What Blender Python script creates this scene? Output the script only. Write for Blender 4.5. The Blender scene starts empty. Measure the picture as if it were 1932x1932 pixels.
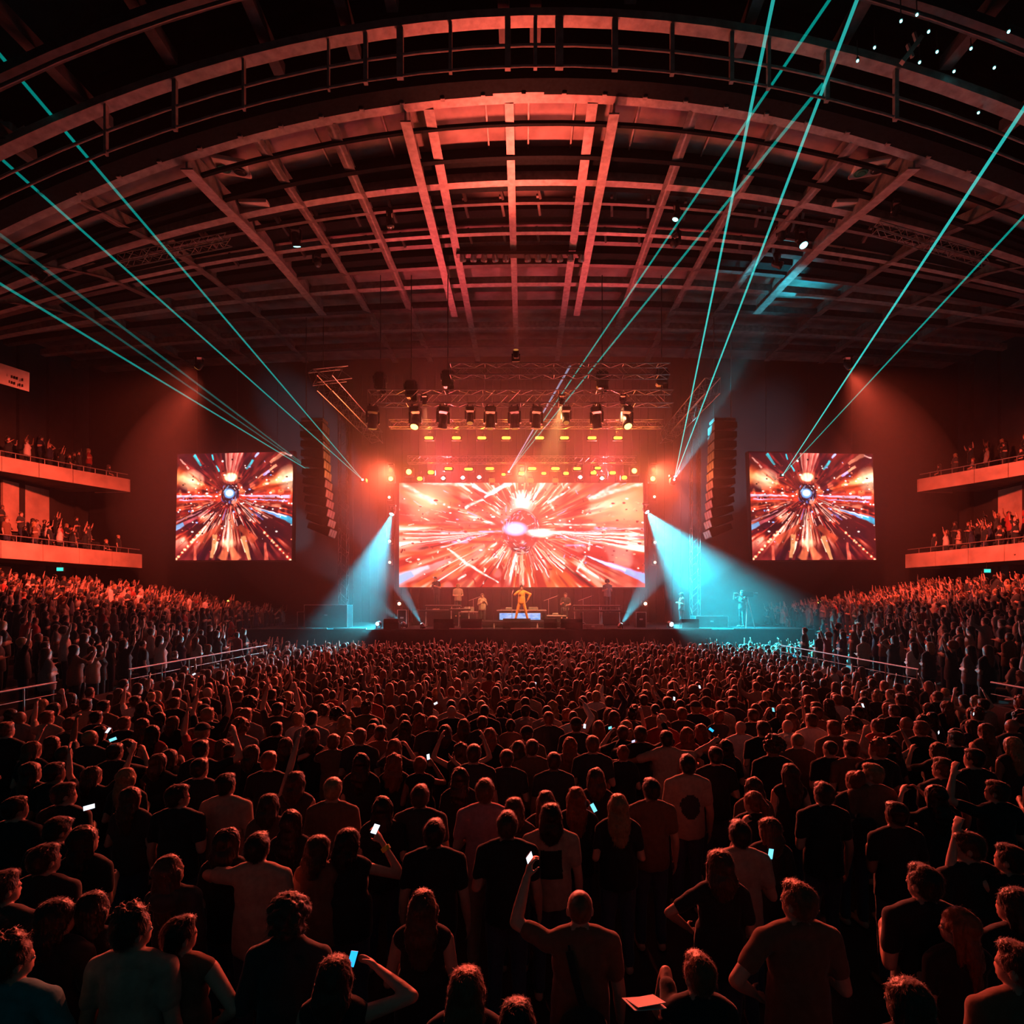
import bpy, bmesh, math, random
import numpy as np
from mathutils import Vector, Matrix, Euler

scene = bpy.context.scene
COL = scene.collection
PI = math.pi
F, VX, VY, HC = 1050.0, 988.0, 1132.0, 3.6      # focal length in pixels, vanishing point, eye height

# ---------------------------------------------------------------- camera
cam_data = bpy.data.cameras.new('camera')
cam = bpy.data.objects.new('camera', cam_data)
COL.objects.link(cam)
cam.location = (0, 0, HC)
cam.rotation_euler = (PI / 2, 0, 0)
cam_data.sensor_width = 36
cam_data.lens = 36 * F / 1932
cam_data.shift_x = -(VX - 966) / 1932
cam_data.shift_y = (VY - 966) / 1932
cam_data.clip_end = 300
scene.camera = cam

# ---------------------------------------------------------------- colour management, world
vs = scene.view_settings
scene.display_settings.display_device = 'sRGB'
vs.view_transform = 'Standard'
vs.look = 'None'
vs.gamma = 1.0
vs.exposure = 0.0
vs.use_curve_mapping = False
cy = scene.cycles
cy.max_bounces = 4
cy.diffuse_bounces = 2
cy.glossy_bounces = 2
cy.transmission_bounces = 2
cy.volume_bounces = 0
cy.transparent_max_bounces = 16
cy.caustics_reflective = False
cy.caustics_refractive = False
cy.sample_clamp_indirect = 3.0
cy.use_denoising = True
cy.use_adaptive_sampling = True
cy.adaptive_threshold = 0.07
cy.use_light_tree = True

world = bpy.data.worlds.new('world')
scene.world = world
world.use_nodes = True
wb = world.node_tree.nodes['Background']
wb.inputs[0].default_value = (0.25, 0.9, 1.0, 1)
wb.inputs[1].default_value = 0.02


def light(name, kind, loc, energy, color, parent=None, to=None, size=0.1, size_y=None, spot=None, blend=0.5, spread=None):
    d = bpy.data.lights.new(name, kind)
    d.energy = energy
    d.color = color
    if kind == 'AREA':
        d.size = size
        if size_y:
            d.shape = 'RECTANGLE'
            d.size_y = size_y
        if spread:
            d.spread = spread
    else:
        d.shadow_soft_size = size
    if kind == 'SPOT':
        d.spot_size = spot
        d.spot_blend = blend
    o = bpy.data.objects.new(name, d)
    COL.objects.link(o)
    loc = Vector(loc)
    o.location = loc
    if to is not None:
        o.rotation_euler = (Vector(to) - loc).to_track_quat('-Z', 'Y').to_euler()
    if parent is not None:
        o.parent = parent
        o.location = loc - parent.location
    return o


RED = (1.0, 0.085, 0.075)
AMBER = (1.0, 0.20, 0.025)
CYAN = (0.06, 0.62, 0.85)
# light thrown into the hall by the three LED screens
light('main_screen_light', 'AREA', (-0.1, 30.8, 7.2), 3600, RED, to=(-0.1, 0, -3.0), size=13.6, size_y=5.8, spread=math.radians(124))
light('side_screen_light', 'AREA', (-15.8, 30.3, 8.7), 380, RED, to=(-8.0, 0, -2), size=6, size_y=5.6, spread=math.radians(150))
light('side_screen_light', 'AREA', (15.8, 30.3, 8.7), 380, RED, to=(8.0, 0, -2), size=6, size_y=5.6, spread=math.radians(150))


def P(px, py, Y):
    """Point at distance Y in front of the eye that is seen at pixel (px, py) of the photograph."""
    return Vector(((px - VX) / F * Y, Y, HC - (py - VY) / F * Y))


# ---------------------------------------------------------------- mesh helpers
class MB:
    def __init__(s):
        s.v, s.f, s.m = [], [], []

    def add(s, vs_, fs, mi=0):
        n = len(s.v)
        s.v += [tuple(v) for v in vs_]
        s.f += [tuple(i + n for i in f) for f in fs]
        s.m += [mi] * len(fs)
        return s

    def box(s, c, d, rot=None, mi=0, bev=0.0):
        c = Vector(c)
        hx, hy, hz = d[0] / 2, d[1] / 2, d[2] / 2
        R = rot if rot is not None else Matrix.Identity(3)
        if bev > 0:
            b = min(bev, hx * .9, hy * .9, hz * .9)
            vs_ = []
            for sx in (-1, 1):
                for sy in (-1, 1):
                    for sz in (-1, 1):
                        vs_.append((sx * hx, sy * (hy - b), sz * (hz - b)))
                        vs_.append((sx * (hx - b), sy * hy, sz * (hz - b)))
                        vs_.append((sx * (hx - b), sy * (hy - b), sz * hz))
            bm = bmesh.new()
            for v in vs_:
                bm.verts.new(R @ Vector(v) + c)
            bmesh.ops.convex_hull(bm, input=bm.verts)
            bm.verts.index_update()
            s.add([v.co[:] for v in bm.verts], [[v.index for v in f.verts] for f in bm.faces], mi)
            bm.free()
            return s
        vs_ = [R @ Vector((x, y, z)) + c for x in (-hx, hx) for y in (-hy, hy) for z in (-hz, hz)]
        return s.add(vs_, [(0, 1, 3, 2), (4, 6, 7, 5), (0, 4, 5, 1), (2, 3, 7, 6), (0, 2, 6, 4), (1, 5, 7, 3)], mi)

    def bar(s, a, b, w, h, mi=0, up=(0, 0, 1)):
        a, b = Vector(a), Vector(b)
        d = (b - a)
        L = d.length
        if L < 1e-6:
            return s
        y = d / L
        u = Vector(up)
        if abs(y.dot(u)) > .98:
            u = Vector((1, 0, 0))
        x = y.cross(u).normalized()
        z = x.cross(y)
        R = Matrix((x, y, z)).transposed()
        return s.box((a + b) / 2, (w, L, h), R, mi)

    def tube(s, pts, r, n=8, mi=0, cap=True):
        pts = [Vector(p) for p in pts]
        rs = r if isinstance(r, (list, tuple)) else [r] * len(pts)
        vs_, fs = [], []
        ref = None
        for i, p in enumerate(pts):
            t = (pts[min(i + 1, len(pts) - 1)] - pts[max(i - 1, 0)]).normalized()
            if ref is None:
                ref = t.orthogonal().normalized()
            ref = (ref - t * ref.dot(t)).normalized()
            w = t.cross(ref)
            for k in range(n):
                a = 2 * PI * k / n
                vs_.append(p + (ref * math.cos(a) + w * math.sin(a)) * rs[i])
        for i in range(len(pts) - 1):
            for k in range(n):
                fs.append((i * n + k, i * n + (k + 1) % n, (i + 1) * n + (k + 1) % n, (i + 1) * n + k))
        if cap:
            fs.append(tuple(range(n - 1, -1, -1)))
            fs.append(tuple(range((len(pts) - 1) * n, len(pts) * n)))
        return s.add(vs_, fs, mi)

    def lathe(s, prof, n=16, c=(0, 0, 0), R=None, mi=0):
        """prof: list of (r, z) spun about z."""
        R = R or Matrix.Identity(3)
        c = Vector(c)
        vs_, fs = [], []
        for r, z in prof:
            for k in range(n):
                a = 2 * PI * k / n
                vs_.append(R @ Vector((r * math.cos(a), r * math.sin(a), z)) + c)
        for i in range(len(prof) - 1):
            for k in range(n):
                fs.append((i * n + k, i * n + (k + 1) % n, (i + 1) * n + (k + 1) % n, (i + 1) * n + k))
        fs.append(tuple(range(n - 1, -1, -1)))
        fs.append(tuple(range((len(prof) - 1) * n, len(prof) * n)))
        return s.add(vs_, fs, mi)

    def prism(s, poly, axis, a, b, mi=0):
        """poly in the two other axes, extruded along axis (0,1,2) from a to b."""
        n = len(poly)

        def mk(p, t):
            q = [0, 0, 0]
            o = [i for i in range(3) if i != axis]
            q[axis], q[o[0]], q[o[1]] = t, p[0], p[1]
            return q
        vs_ = [mk(p, a) for p in poly] + [mk(p, b) for p in poly]
        fs = [tuple(range(n)), tuple(range(2 * n - 1, n - 1, -1))] + [(i, n + i, n + (i + 1) % n, (i + 1) % n) for i in range(n)]
        return s.add(vs_, fs, mi)

    def sphere(s, c, r, nu=12, nv=8, R=None, mi=0):
        r = r if isinstance(r, (list, tuple)) else (r, r, r)
        R = R or Matrix.Identity(3)
        c = Vector(c)
        vs_ = [R @ Vector((0, 0, r[2])) + c]
        for i in range(1, nv):
            t = PI * i / nv
            for k in range(nu):
                a = 2 * PI * k / nu
                vs_.append(R @ Vector((r[0] * math.sin(t) * math.cos(a), r[1] * math.sin(t) * math.sin(a), r[2] * math.cos(t))) + c)
        vs_.append(R @ Vector((0, 0, -r[2])) + c)
        fs = [(0, 1 + k, 1 + (k + 1) % nu) for k in range(nu)]
        for i in range(nv - 2):
            for k in range(nu):
                a, b = 1 + i * nu, 1 + (i + 1) * nu
                fs.append((a + k, b + k, b + (k + 1) % nu, a + (k + 1) % nu))
        L = len(vs_) - 1
        b = 1 + (nv - 2) * nu
        fs += [(L, b + (k + 1) % nu, b + k) for k in range(nu)]
        return s.add(vs_, fs, mi)

    def mesh(s, name, mats=(), smooth=False, fix=True):
        me = bpy.data.meshes.new(name)
        me.from_pydata(s.v, [], s.f)
        if fix:
            bm = bmesh.new()
            bm.from_mesh(me)
            bmesh.ops.recalc_face_normals(bm, faces=bm.faces)
            bm.to_mesh(me)
            bm.free()
        mats = mats if isinstance(mats, (list, tuple)) else [mats]
        for m in mats:
            me.materials.append(m)
        if len(mats) > 1:
            me.polygons.foreach_set('material_index', s.m)
        if smooth:
            me.polygons.foreach_set('use_smooth', [True] * len(me.polygons))
        me.update()
        return me

    def obj(s, name, mats, parent=None, smooth=False, at=None):
        """Link as one object. With at, the vertices are world coordinates and the origin goes to at."""
        if at is not None:
            at = Vector(at)
            s.v = [(x - at.x, y - at.y, z - at.z) for x, y, z in s.v]
        o = bpy.data.objects.new(name, s.mesh(name, mats, smooth))
        COL.objects.link(o)
        if at is not None:
            o.location = at
        if parent is not None:
            o.parent = parent
        return o


def tag(o, label=None, cat=None, group=None, kind=None):
    if label:
        o['label'] = label
    if cat:
        o['category'] = cat
    if group:
        o['group'] = group
    if kind:
        o['kind'] = kind
    return o


def thing(name, label, cat, loc=(0, 0, 0), rz=0.0, group=None):
    o = bpy.data.objects.new(name, None)
    o.empty_display_size = .1
    COL.objects.link(o)
    o.location = loc
    o.rotation_euler = (0, 0, rz)
    return tag(o, label, cat, group)


def struct(name, mb, mats, label=None, smooth=False):
    o = mb.obj(name, mats, None, smooth)
    return tag(o, label, None, None, 'structure')


def ordinal(i):
    w = ['first', 'second', 'third', 'fourth', 'fifth', 'sixth', 'seventh', 'eighth', 'ninth', 'tenth', 'eleventh', 'twelfth',
         'thirteenth', 'fourteenth', 'fifteenth', 'sixteenth', 'seventeenth', 'eighteenth', 'nineteenth', 'twentieth']
    if i < 20:
        return w[i]
    tens = {2: 'twenty', 3: 'thirty', 4: 'forty'}
    n = i + 1
    t, u = n // 10, n % 10
    return (tens[t] + '-' + w[u - 1]) if u else {2: 'twentieth', 3: 'thirtieth', 4: 'fortieth'}[t]


# ---------------------------------------------------------------- materials
def mat(name, col, rough=.6, metal=0.0, noise=0.0, scale=6.0, sheen=0.0, bump=0.0, spec=.4, coord='Object'):
    m = bpy.data.materials.new(name)
    m.use_nodes = True
    nt = m.node_tree
    b = nt.nodes['Principled BSDF']
    b.inputs['Base Color'].default_value = (*col, 1)
    b.inputs['Roughness'].default_value = rough
    b.inputs['Metallic'].default_value = metal
    b.inputs['Specular IOR Level'].default_value = spec
    if sheen:
        b.inputs['Sheen Weight'].default_value = sheen
        b.inputs['Sheen Roughness'].default_value = .35
    if noise or bump:
        tc = nt.nodes.new('ShaderNodeTexCoord')
        nz = nt.nodes.new('ShaderNodeTexNoise')
        nz.inputs['Scale'].default_value = scale
        nz.inputs['Detail'].default_value = 5
        nt.links.new(tc.outputs[coord], nz.inputs['Vector'])
        if noise:
            mr = nt.nodes.new('ShaderNodeMapRange')
            mr.inputs[1].default_value, mr.inputs[2].default_value = .3, .7
            mr.inputs[3].default_value, mr.inputs[4].default_value = 1 - noise, 1 + noise
            nt.links.new(nz.outputs[0], mr.inputs[0])
            mx = nt.nodes.new('ShaderNodeVectorMath')
            mx.operation = 'SCALE'
            mx.inputs[0].default_value = col
            nt.links.new(mr.outputs[0], mx.inputs['Scale'])
            nt.links.new(mx.outputs[0], b.inputs['Base Color'])
        if bump:
            bp = nt.nodes.new('ShaderNodeBump')
            bp.inputs['Strength'].default_value = bump
            bp.inputs['Distance'].default_value = .02
            nt.links.new(nz.outputs[0], bp.inputs['Height'])
            nt.links.new(bp.outputs[0], b.inputs['Normal'])
    return m


def emit(name, col, strength, sample=False):
    m = bpy.data.materials.new(name)
    m.use_nodes = True
    nt = m.node_tree
    nt.nodes.remove(nt.nodes['Principled BSDF'])
    e = nt.nodes.new('ShaderNodeEmission')
    e.inputs[0].default_value = (*col, 1)
    e.inputs[1].default_value = strength
    nt.links.new(e.outputs[0], nt.nodes['Material Output'].inputs[0])
    if not sample:
        m.cycles.emission_sampling = 'NONE'
    return m


M = {}
M['black'] = mat('black_paint', (.007, .014, .016), .9, noise=.3, scale=9, spec=.08)
M['black_drape'] = mat('black_drape', (.006, .006, .007), .9, noise=.3, scale=3)
M['black_metal'] = mat('black_metal', (.02, .02, .022), .38, .2, noise=.25, scale=20)
M['grey_steel'] = mat('grey_steel', (.27, .26, .26), .5, .15, noise=.3, scale=5)
M['dark_steel'] = mat('dark_steel', (.07, .07, .075), .5, .2, noise=.3, scale=6)
M['truss'] = mat('truss_metal', (.22, .21, .21), .35, .7, noise=.2, scale=12)
M['alu'] = mat('aluminium', (.62, .61, .6), .33, .85, noise=.15, scale=15)
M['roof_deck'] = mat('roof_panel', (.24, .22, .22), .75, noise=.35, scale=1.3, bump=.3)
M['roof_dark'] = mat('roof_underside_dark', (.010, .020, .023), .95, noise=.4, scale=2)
M['wall'] = mat('wall_dark_paint', (.03, .029, .03), .8, noise=.25, scale=1.2)
M['conc'] = mat('concrete', (.11, .105, .10), .8, noise=.3, scale=1.6, bump=.2)
M['floor'] = mat('floor_concrete', (.035, .034, .034), .7, noise=.3, scale=1.5)
M['timber'] = mat('fascia_panel', (.52, .40, .33), .5, noise=.3, scale=.9, bump=.1)
M['seat'] = mat('seat_fabric', (.10, .03, .03), .8, noise=.3, scale=14)
M['rail'] = mat('rail_metal', (.30, .26, .25), .5, .4, noise=.1, scale=10)
M['white_panel'] = mat('pale_panel', (.55, .52, .5), .6, noise=.2, scale=2)
# ================================================================ the hall
SAGY = [4, 10, 13.4, 16, 18, 21, 24, 28, 36]
SAGV = [230, 230, 230, 235, 215, 150, 110, 60, 40]


def roof_k(Y):
    return float(np.interp(Y, SAGY, SAGV)) * F / (1e6 * Y)


def rz_(X, Y, top=18.0):
    xc = 0.05 * Y
    return top - roof_k(Y) * (X - xc) ** 2


def arch(mb, Y, top, w, h, x0=-25.5, x1=25.5, n=44, mi=0):
    """An arched beam of section w (along y) by h (vertical), following the vault at distance Y; top = height of its underside at the crown."""
    vs_, fs = [], []
    for i in range(n + 1):
        X = x0 + (x1 - x0) * i / n
        z = rz_(X, Y, top)
        vs_ += [(X, Y - w / 2, z), (X, Y + w / 2, z), (X, Y + w / 2, z + h), (X, Y - w / 2, z + h)]
    for i in range(n):
        for k in range(4):
            fs.append((i * 4 + k, i * 4 + (k + 1) % 4, i * 4 + 4 + (k + 1) % 4, i * 4 + 4 + k))
    fs += [(3, 2, 1, 0), tuple(n * 4 + k for k in range(4))]
    mb.add(vs_, fs, mi)


def arch_tube(mb, Y, top, r, x0=-25.5, x1=25.5, n=40, mi=0):
    mb.tube([(x0 + (x1 - x0) * i / n, Y, rz_(x0 + (x1 - x0) * i / n, Y, top)) for i in range(n + 1)], r, 8, mi)


def shell(Ys, tops, nx=48, x0=-26.0, x1=26.0):
    mb = MB()
    for Y, t in zip(Ys, tops):
        for i in range(nx + 1):
            X = x0 + (x1 - x0) * i / nx
            mb.v.append((X, Y, rz_(X, Y, t)))
    for j in range(len(Ys) - 1):
        for i in range(nx):
            a = j * (nx + 1) + i
            mb.f.append((a, a + 1, a + nx + 2, a + nx + 1))
            mb.m.append(0)
    return mb


# floor
mb = MB()
mb.box((0, 16, -.1), (54, 40, .2))
struct('floor', mb, M['floor'], 'dark concrete hall floor under the standing crowd')
# back wall and side walls
mb = MB()
mb.box((0, 34.8, 9.5), (54, .4, 19.6))
struct('wall_back', mb, M['black_drape'], 'black back wall behind the stage and screens')
for sx, nm in ((-1, 'left'), (1, 'right')):
    mb = MB()
    mb.box((sx * 27.4, 17, 9.5), (.4, 36, 19.6))
    for k in range(8):
        mb.box((sx * 27.15, 20.5 + 1.9 * k, 9), (.25, .35, 18))
    struct('wall_' + nm, mb, M['wall'], f'dark side wall behind the {nm} balconies')
# ceiling over the stage end: deck panels, split in lengthwise strips by the girders
Ys = [15.7 + .5 * i for i in range(39)]
sh = shell(Ys, [18.75] * len(Ys))
struct('ceiling', sh, M['roof_deck'], 'vaulted roof deck panels washed red above the hall')
# near vault, high and dark, above the catwalks
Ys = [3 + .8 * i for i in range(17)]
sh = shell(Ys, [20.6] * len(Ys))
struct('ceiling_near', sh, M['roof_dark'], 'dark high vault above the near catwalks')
# big black arch girder between both
mb = MB()
arch(mb, 15.6, 18.0, .5, 3.0)
struct('trim_1', mb, M['black'], 'deep black arch girder across the roof')
mb = MB()
arch(mb, 15.95, 18.0, .35, .22)
for k in range(-11, 12):
    X = k * 1.15
    mb.box((X, 15.82, rz_(X, 15.8, 18.0) - .02), (.12, .1, .06))
struct('trim_2', mb, M['grey_steel'], 'pale steel flange along the foot of the black arch girder')

# cross arches; the broad black ones put the shade of dark gaps into strips
CROSS = [  # Y, underside at crown, width, height, material
    (16.8, 17.95, .10, .10, 'black'), (18.05, 17.95, .16, .12, 'black'), (18.85, 18.36, .62, .36, 'black'),
    (19.2, 18.0, .28, .3, 'grey_steel'), (19.58, 18.1, .26, .4, 'black'), (20.2, 18.0, .14, .14, 'dark_steel'),
    (21.3, 18.3, .75, .4, 'black'), (21.85, 18.0, .2, .2, 'grey_steel'), (22.6, 18.1, .25, .4, 'dark_steel'),
    (23.55, 18.15, .45, .4, 'black'), (23.95, 18.0, .22, .24, 'dark_steel'), (25.4, 18.0, .3, .3, 'grey_steel'), (27.4, 18.0, .3, .3, 'dark_steel'),
    (29.5, 18.0, .3, .3, 'grey_steel'), (31.5, 18.0, .3, .3, 'dark_steel')]
for i, (Y, t, w, h, m) in enumerate(CROSS):
    mb = MB()
    arch(mb, Y, t, w, h)
    struct(f'trim_{i + 3}', mb, M[m], f'{"black" if m == "black" else "steel"} cross piece of the roof, {ordinal(i)} from the big arch girder')

# lengthwise roof girders: X at the near end, X, Y range, width, drop below the cross arches
def girder(x, y0, y1, w, drop, m, n=20, top=18.0):
    mb = MB()
    pts = [(x, y0 + (y1 - y0) * i / n) for i in range(n + 1)]
    vs_, fs = [], []
    tw = min(.05, drop * .3)
    for X, Y in pts:
        z = rz_(X, Y, top)
        a, hh = z - drop, z + .45
        vs_ += [(X - w / 2, Y, a), (X + w / 2, Y, a), (X + w / 2, Y, a + tw), (X + .03, Y, a + tw), (X + .03, Y, hh), (X - .03, Y, hh), (X - .03, Y, a + tw), (X - w / 2, Y, a + tw)]
    for i in range(n):
        for k in range(8):
            fs.append((i * 8 + k, i * 8 + (k + 1) % 8, i * 8 + 8 + (k + 1) % 8, i * 8 + 8 + k))
    fs += [tuple(range(7, -1, -1)), tuple(n * 8 + k for k in range(8))]
    mb.add(vs_, fs)
    return mb


GIRD = [(-3.42, 16.1, 27.6, .30, .30, 'grey_steel'), (-2.75, 16.1, 33.5, .30, .02, 'grey_steel'), (2.62, 16.1, 27.6, .30, .30, 'grey_steel'),
        (2.0, 16.1, 33.5, .30, .02, 'grey_steel'), (-.42, 16.1, 33.5, .26, .02, 'grey_steel'),
        (-5.6, 16.1, 33.5, .34, .0, 'grey_steel'), (4.95, 16.1, 33.5, .34, .0, 'grey_steel'), (-7.7, 16.1, 33.5, .34, .0, 'grey_steel'),
        (7.4, 16.1, 33.5, .34, .0, 'grey_steel'), (-9.75, 16.1, 27, .36, .25, 'grey_steel'), (11.3, 16.1, 27, .36, .25, 'grey_steel'),
        (-12.9, 16.1, 33, .34, .0, 'grey_steel'), (9.6, 16.1, 33.0, .34, .0, 'grey_steel'), (-16, 16.1, 33, .34, .0, 'grey_steel'),
        (14.4, 16.1, 33, .34, .0, 'grey_steel'), (17.6, 16.1, 33, .34, .0, 'grey_steel'), (-19.5, 16.1, 33, .34, .0, 'grey_steel'), (20.8, 16.1, 33, .34, .0, 'grey_steel')]
for i, (x, y0, y1, w, d, m) in enumerate(sorted(GIRD)):
    struct(f'trim_{i + 20}', girder(x, y0, y1, w, d, M[m]), M[m], f'lengthwise steel roof girder, {ordinal(i)} from the left side wall')
# thin ribs on the deck between the central girders
mb = MB()
for x in (-1.15, .15, 1.55, -4.3, 3.5, -6.4, 5.9):
    for j in range(6):
        y0, y1 = 16.2 + j * .45, 16.2 + (j + 1) * .45
        mb.bar((x, y0, rz_(x, y0, 18.69)), (x, y1, rz_(x, y1, 18.69)), .05, .08)
struct('trim_40', mb, M['grey_steel'], 'thin ribs on the red deck panels behind the arch girder')
# short struts between the cross arches
mb = MB()
for x in np.arange(-13, 13.5, 1.35):
    for (ya, yb) in ((20.25, 20.95), (19.75, 20.1), (22.0, 22.5)):
        mb.bar((x, ya, rz_(x, ya, 18.35)), (x + .12, yb, rz_(x, yb, 18.1)), .09, .12)
struct('trim_41', mb, M['dark_steel'], 'short dark struts between the cross arches')

# ---- near roof: catwalk arch, rails, posts
mb = MB()
arch(mb, 13.85, 18.0, .3, .2)
struct('trim_42', mb, M['grey_steel'], 'pale arched beam over the near catwalk')
mb = MB()
arch(mb, 12.35, 18.0, .3, .22)
arch_tube(mb, 12.2, 17.75, .04)
struct('trim_43', mb, M['dark_steel'], 'nearest arched beam at the top corners of the roof')  # darker steel puts the dimness of the outer beams into the colour
mb = MB()
arch_tube(mb, 13.8, 17.36, .035)
struct('trim_44', mb, M['grey_steel'], 'upper rail of the near catwalk')
mb = MB()
arch_tube(mb, 13.8, 16.85, .03)
struct('trim_45', mb, M['grey_steel'], 'lower rail of the near catwalk')
for i, (px, w) in enumerate(((200, .06), (330, .1), (460, .06), (620, .05), (690, .1), (755, .16), (850, .08), (958, .14), (1010, .09), (1055, .2), (1160, .15), (1268, .1), (1380, .1), (1450, .08), (1560, .1), (1690, .1))):
    X = (px - VX) / F * 13.8
    mb = MB()
    mb.box((X, 13.8, rz_(X, 13.8, 17.4)), (w, .1, 1.25))
    struct(f'trim_{46 + i}', mb, M['grey_steel'], f'upright post of the near catwalk, {ordinal(i)} from the left')
for i, x in enumerate((-15.5, -12.9, -10.9, -8.6, -6.4, -4.4, -3.2, -.5, .3, 2.6, 5.6, 7.9, 10.3, 12.6, 15.2)):
    mb = MB()
    y1 = 14.6 if i % 3 else 13.6
    mb.bar((x, 9.5, rz_(x, 9.5, 18.5) + .5), (x, y1, rz_(x, y1, 18.35)), .28, .3)
    struct(f'trim_{65 + i}', mb, M['dark_steel'], f'lengthwise beam above the near catwalk, {ordinal(i)} from the left')  # darker steel stands in for the weaker light up here

# ---- balconies, tiers (both sides)
LOWER = [(-1, 22), (0, 0)]
for sx, nm in ((-1, 'left'), (1, 'right')):
    # lower balcony: slab edge runs X=-24 .. -23, end at Y 33.6; upper flares outward
    for lev, (pts, zb, zt) in enumerate((
            ([(24.6, 20), (24.0, 25.5), (23.6, 29.5), (23.0, 33.4)], 5.52, 6.34),
            ([(27.0, 24.0), (26.1, 27.8), (24.8, 30.6), (23.5, 33.1)], 10.03, 10.78))):
        name = ('lower', 'upper')[lev]
        mb = MB()
        # slab
        for (x0, y0), (x1, y1) in zip(pts, pts[1:]):
            mb.add([(sx * x0, y0, zb), (sx * x1, y1, zb), (sx * 27.4, y1, zb), (sx * 27.4, y0, zb), (sx * x0, y0, zb + .25), (sx * x1, y1, zb + .25), (sx * 27.4, y1, zb + .25), (sx * 27.4, y0, zb + .25)],
                   [(0, 1, 2, 3), (7, 6, 5, 4), (0, 4, 5, 1), (1, 5, 6, 2), (2, 6, 7, 3), (3, 7, 4, 0)])
        # stepped rows behind the fascia
        for r in range(1, 4):
            if lev and r == 3:
                continue
            for (x0, y0), (x1, y1) in zip(pts, pts[1:]):
                a0, a1 = min(x0 + r * .85, 27.3), min(x1 + r * .85, 27.3)
                z0, z1 = zb + .25, zb + .25 + r * .32
                mb.add([(sx * a0, y0, z0), (sx * a1, y1, z0), (sx * 27.4, y1, z0), (sx * 27.4, y0, z0), (sx * a0, y0, z1), (sx * a1, y1, z1), (sx * 27.4, y1, z1), (sx * 27.4, y0, z1)],
                       [(0, 1, 2, 3), (7, 6, 5, 4), (0, 4, 5, 1), (1, 5, 6, 2), (2, 6, 7, 3), (3, 7, 4, 0)])
        struct(f'{name}_balcony_slab_{nm}', mb, M['conc'], f'{name} {nm} balcony slab with stepped rows')
        mb = MB()
        for (x0, y0), (x1, y1) in zip(pts, pts[1:]):
            d = Vector((sx * (x1 - x0), y1 - y0, 0))
            n = max(1, round(d.length / 1.9))
            for k in range(n):
                a = Vector((sx * x0, y0, (zb + zt) / 2)) + d * (k / n) + d.normalized() * .012
                b = Vector((sx * x0, y0, (zb + zt) / 2)) + d * ((k + 1) / n) - d.normalized() * .012
                mb.bar(a, b, .1, zt - zb)
        x, y = pts[-1]
        mb.bar((sx * (x - .02), y + .05, (zb + zt) / 2), (sx * (x + 2.2), y + .3, (zb + zt) / 2), .1, zt - zb)
        struct(f'{name}_balcony_fascia_{nm}', mb, M['timber'], f'pale panelled fascia of the {name} {nm} balcony, lit orange')
        mb = MB()
        off = .05
        rail_pts = [(sx * (x + off), y, zt + .28) for x, y in pts]
        mb.tube(rail_pts, .025, 6)
        for (x0, y0), (x1, y1) in zip(pts, pts[1:]):
            for k in range(5):
                t = k / 5
                X, Y = sx * (x0 + (x1 - x0) * t + off), y0 + (y1 - y0) * t
                mb.tube([(X, Y, zt - .05), (X, Y, zt + .28)], .018, 6)
        tag(mb.obj('balcony_rail', M['rail']), f'slim metal rail on top of the {name} {nm} balcony fascia', 'railing')
    # raked tier: rows rise outward from the floor's edge
    mb = MB()
    NR = 15
    for r in range(NR):
        xa = 9.8 + r * .95
        y1 = 21.0 if r < 4 else 33.5
        z = .8 + r * .165
        xb = 27.2 if r >= 4 else 13.6
        zb_ = 0 if r in (0, 4) else z - .2
        mb.box((sx * (xa + xb) / 2, (9.6 + y1) / 2, (z + zb_) / 2), (xb - xa, y1 - 9.6, z - zb_))
    struct(f'tier_{nm}', mb, M['conc'], f'raked {nm} seating tier rising to the wall')
    # barrier wall between floor and tier, rail on top
    mb = MB()
    mb.box((sx * 9.66, 15.2, .72), (.12, 11.6, 1.44))
    struct(f'barrier_wall_{nm}', mb, M['wall'], f'dark barrier wall between the floor crowd and the {nm} tier')
    for (ya, yb, lab) in ((9.5, 11.5, 'short near handrail'), (13.6, 20.9, 'long far handrail')):
        mb = MB()
        mb.tube([(sx * 9.66, ya, 1.9), (sx * 9.66, yb, 1.9)], .022, 8)
        mb.tube([(sx * 9.66, ya, 1.66), (sx * 9.66, yb, 1.66)], .01, 6)
        for y in np.arange(ya + .05, yb, 1.2):
            mb.tube([(sx * 9.66, y, 1.42), (sx * 9.66, y, 1.9)], .02, 6)
        tag(mb.obj('barrier_rail', M['rail']), f'{lab} on the barrier wall in front of the {nm} tier', 'railing')
    # pillars below the balcony, back panels lit red
    mb = MB()
    for y in (24.5, 27.5, 30.5):
        mb.box((sx * 26.6, y, 4.6), (.5, .5, 2.2))
    struct(f'pillar_row_{nm}', mb, M['conc'], f'concrete pillars under the lower {nm} balcony')
    mb = MB()
    mb.box((sx * 27.1, 30.4, 8.55), (.12, 3.0, 2.6))
    struct(f'wall_panel_{nm}', mb, M['timber'], f'pale wall panel behind the lower {nm} balcony')
    mb = MB()
    mb.box((sx * 27.1, 28.6, 4.4), (.12, 1.5, 1.9))
    mb.box((sx * 27.0, 28.6, 4.4), (.1, 1.2, 1.7))
    struct(f'door_{1 if sx < 0 else 2}', mb, M['timber'], f'doorway under the lower {nm} balcony')

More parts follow.
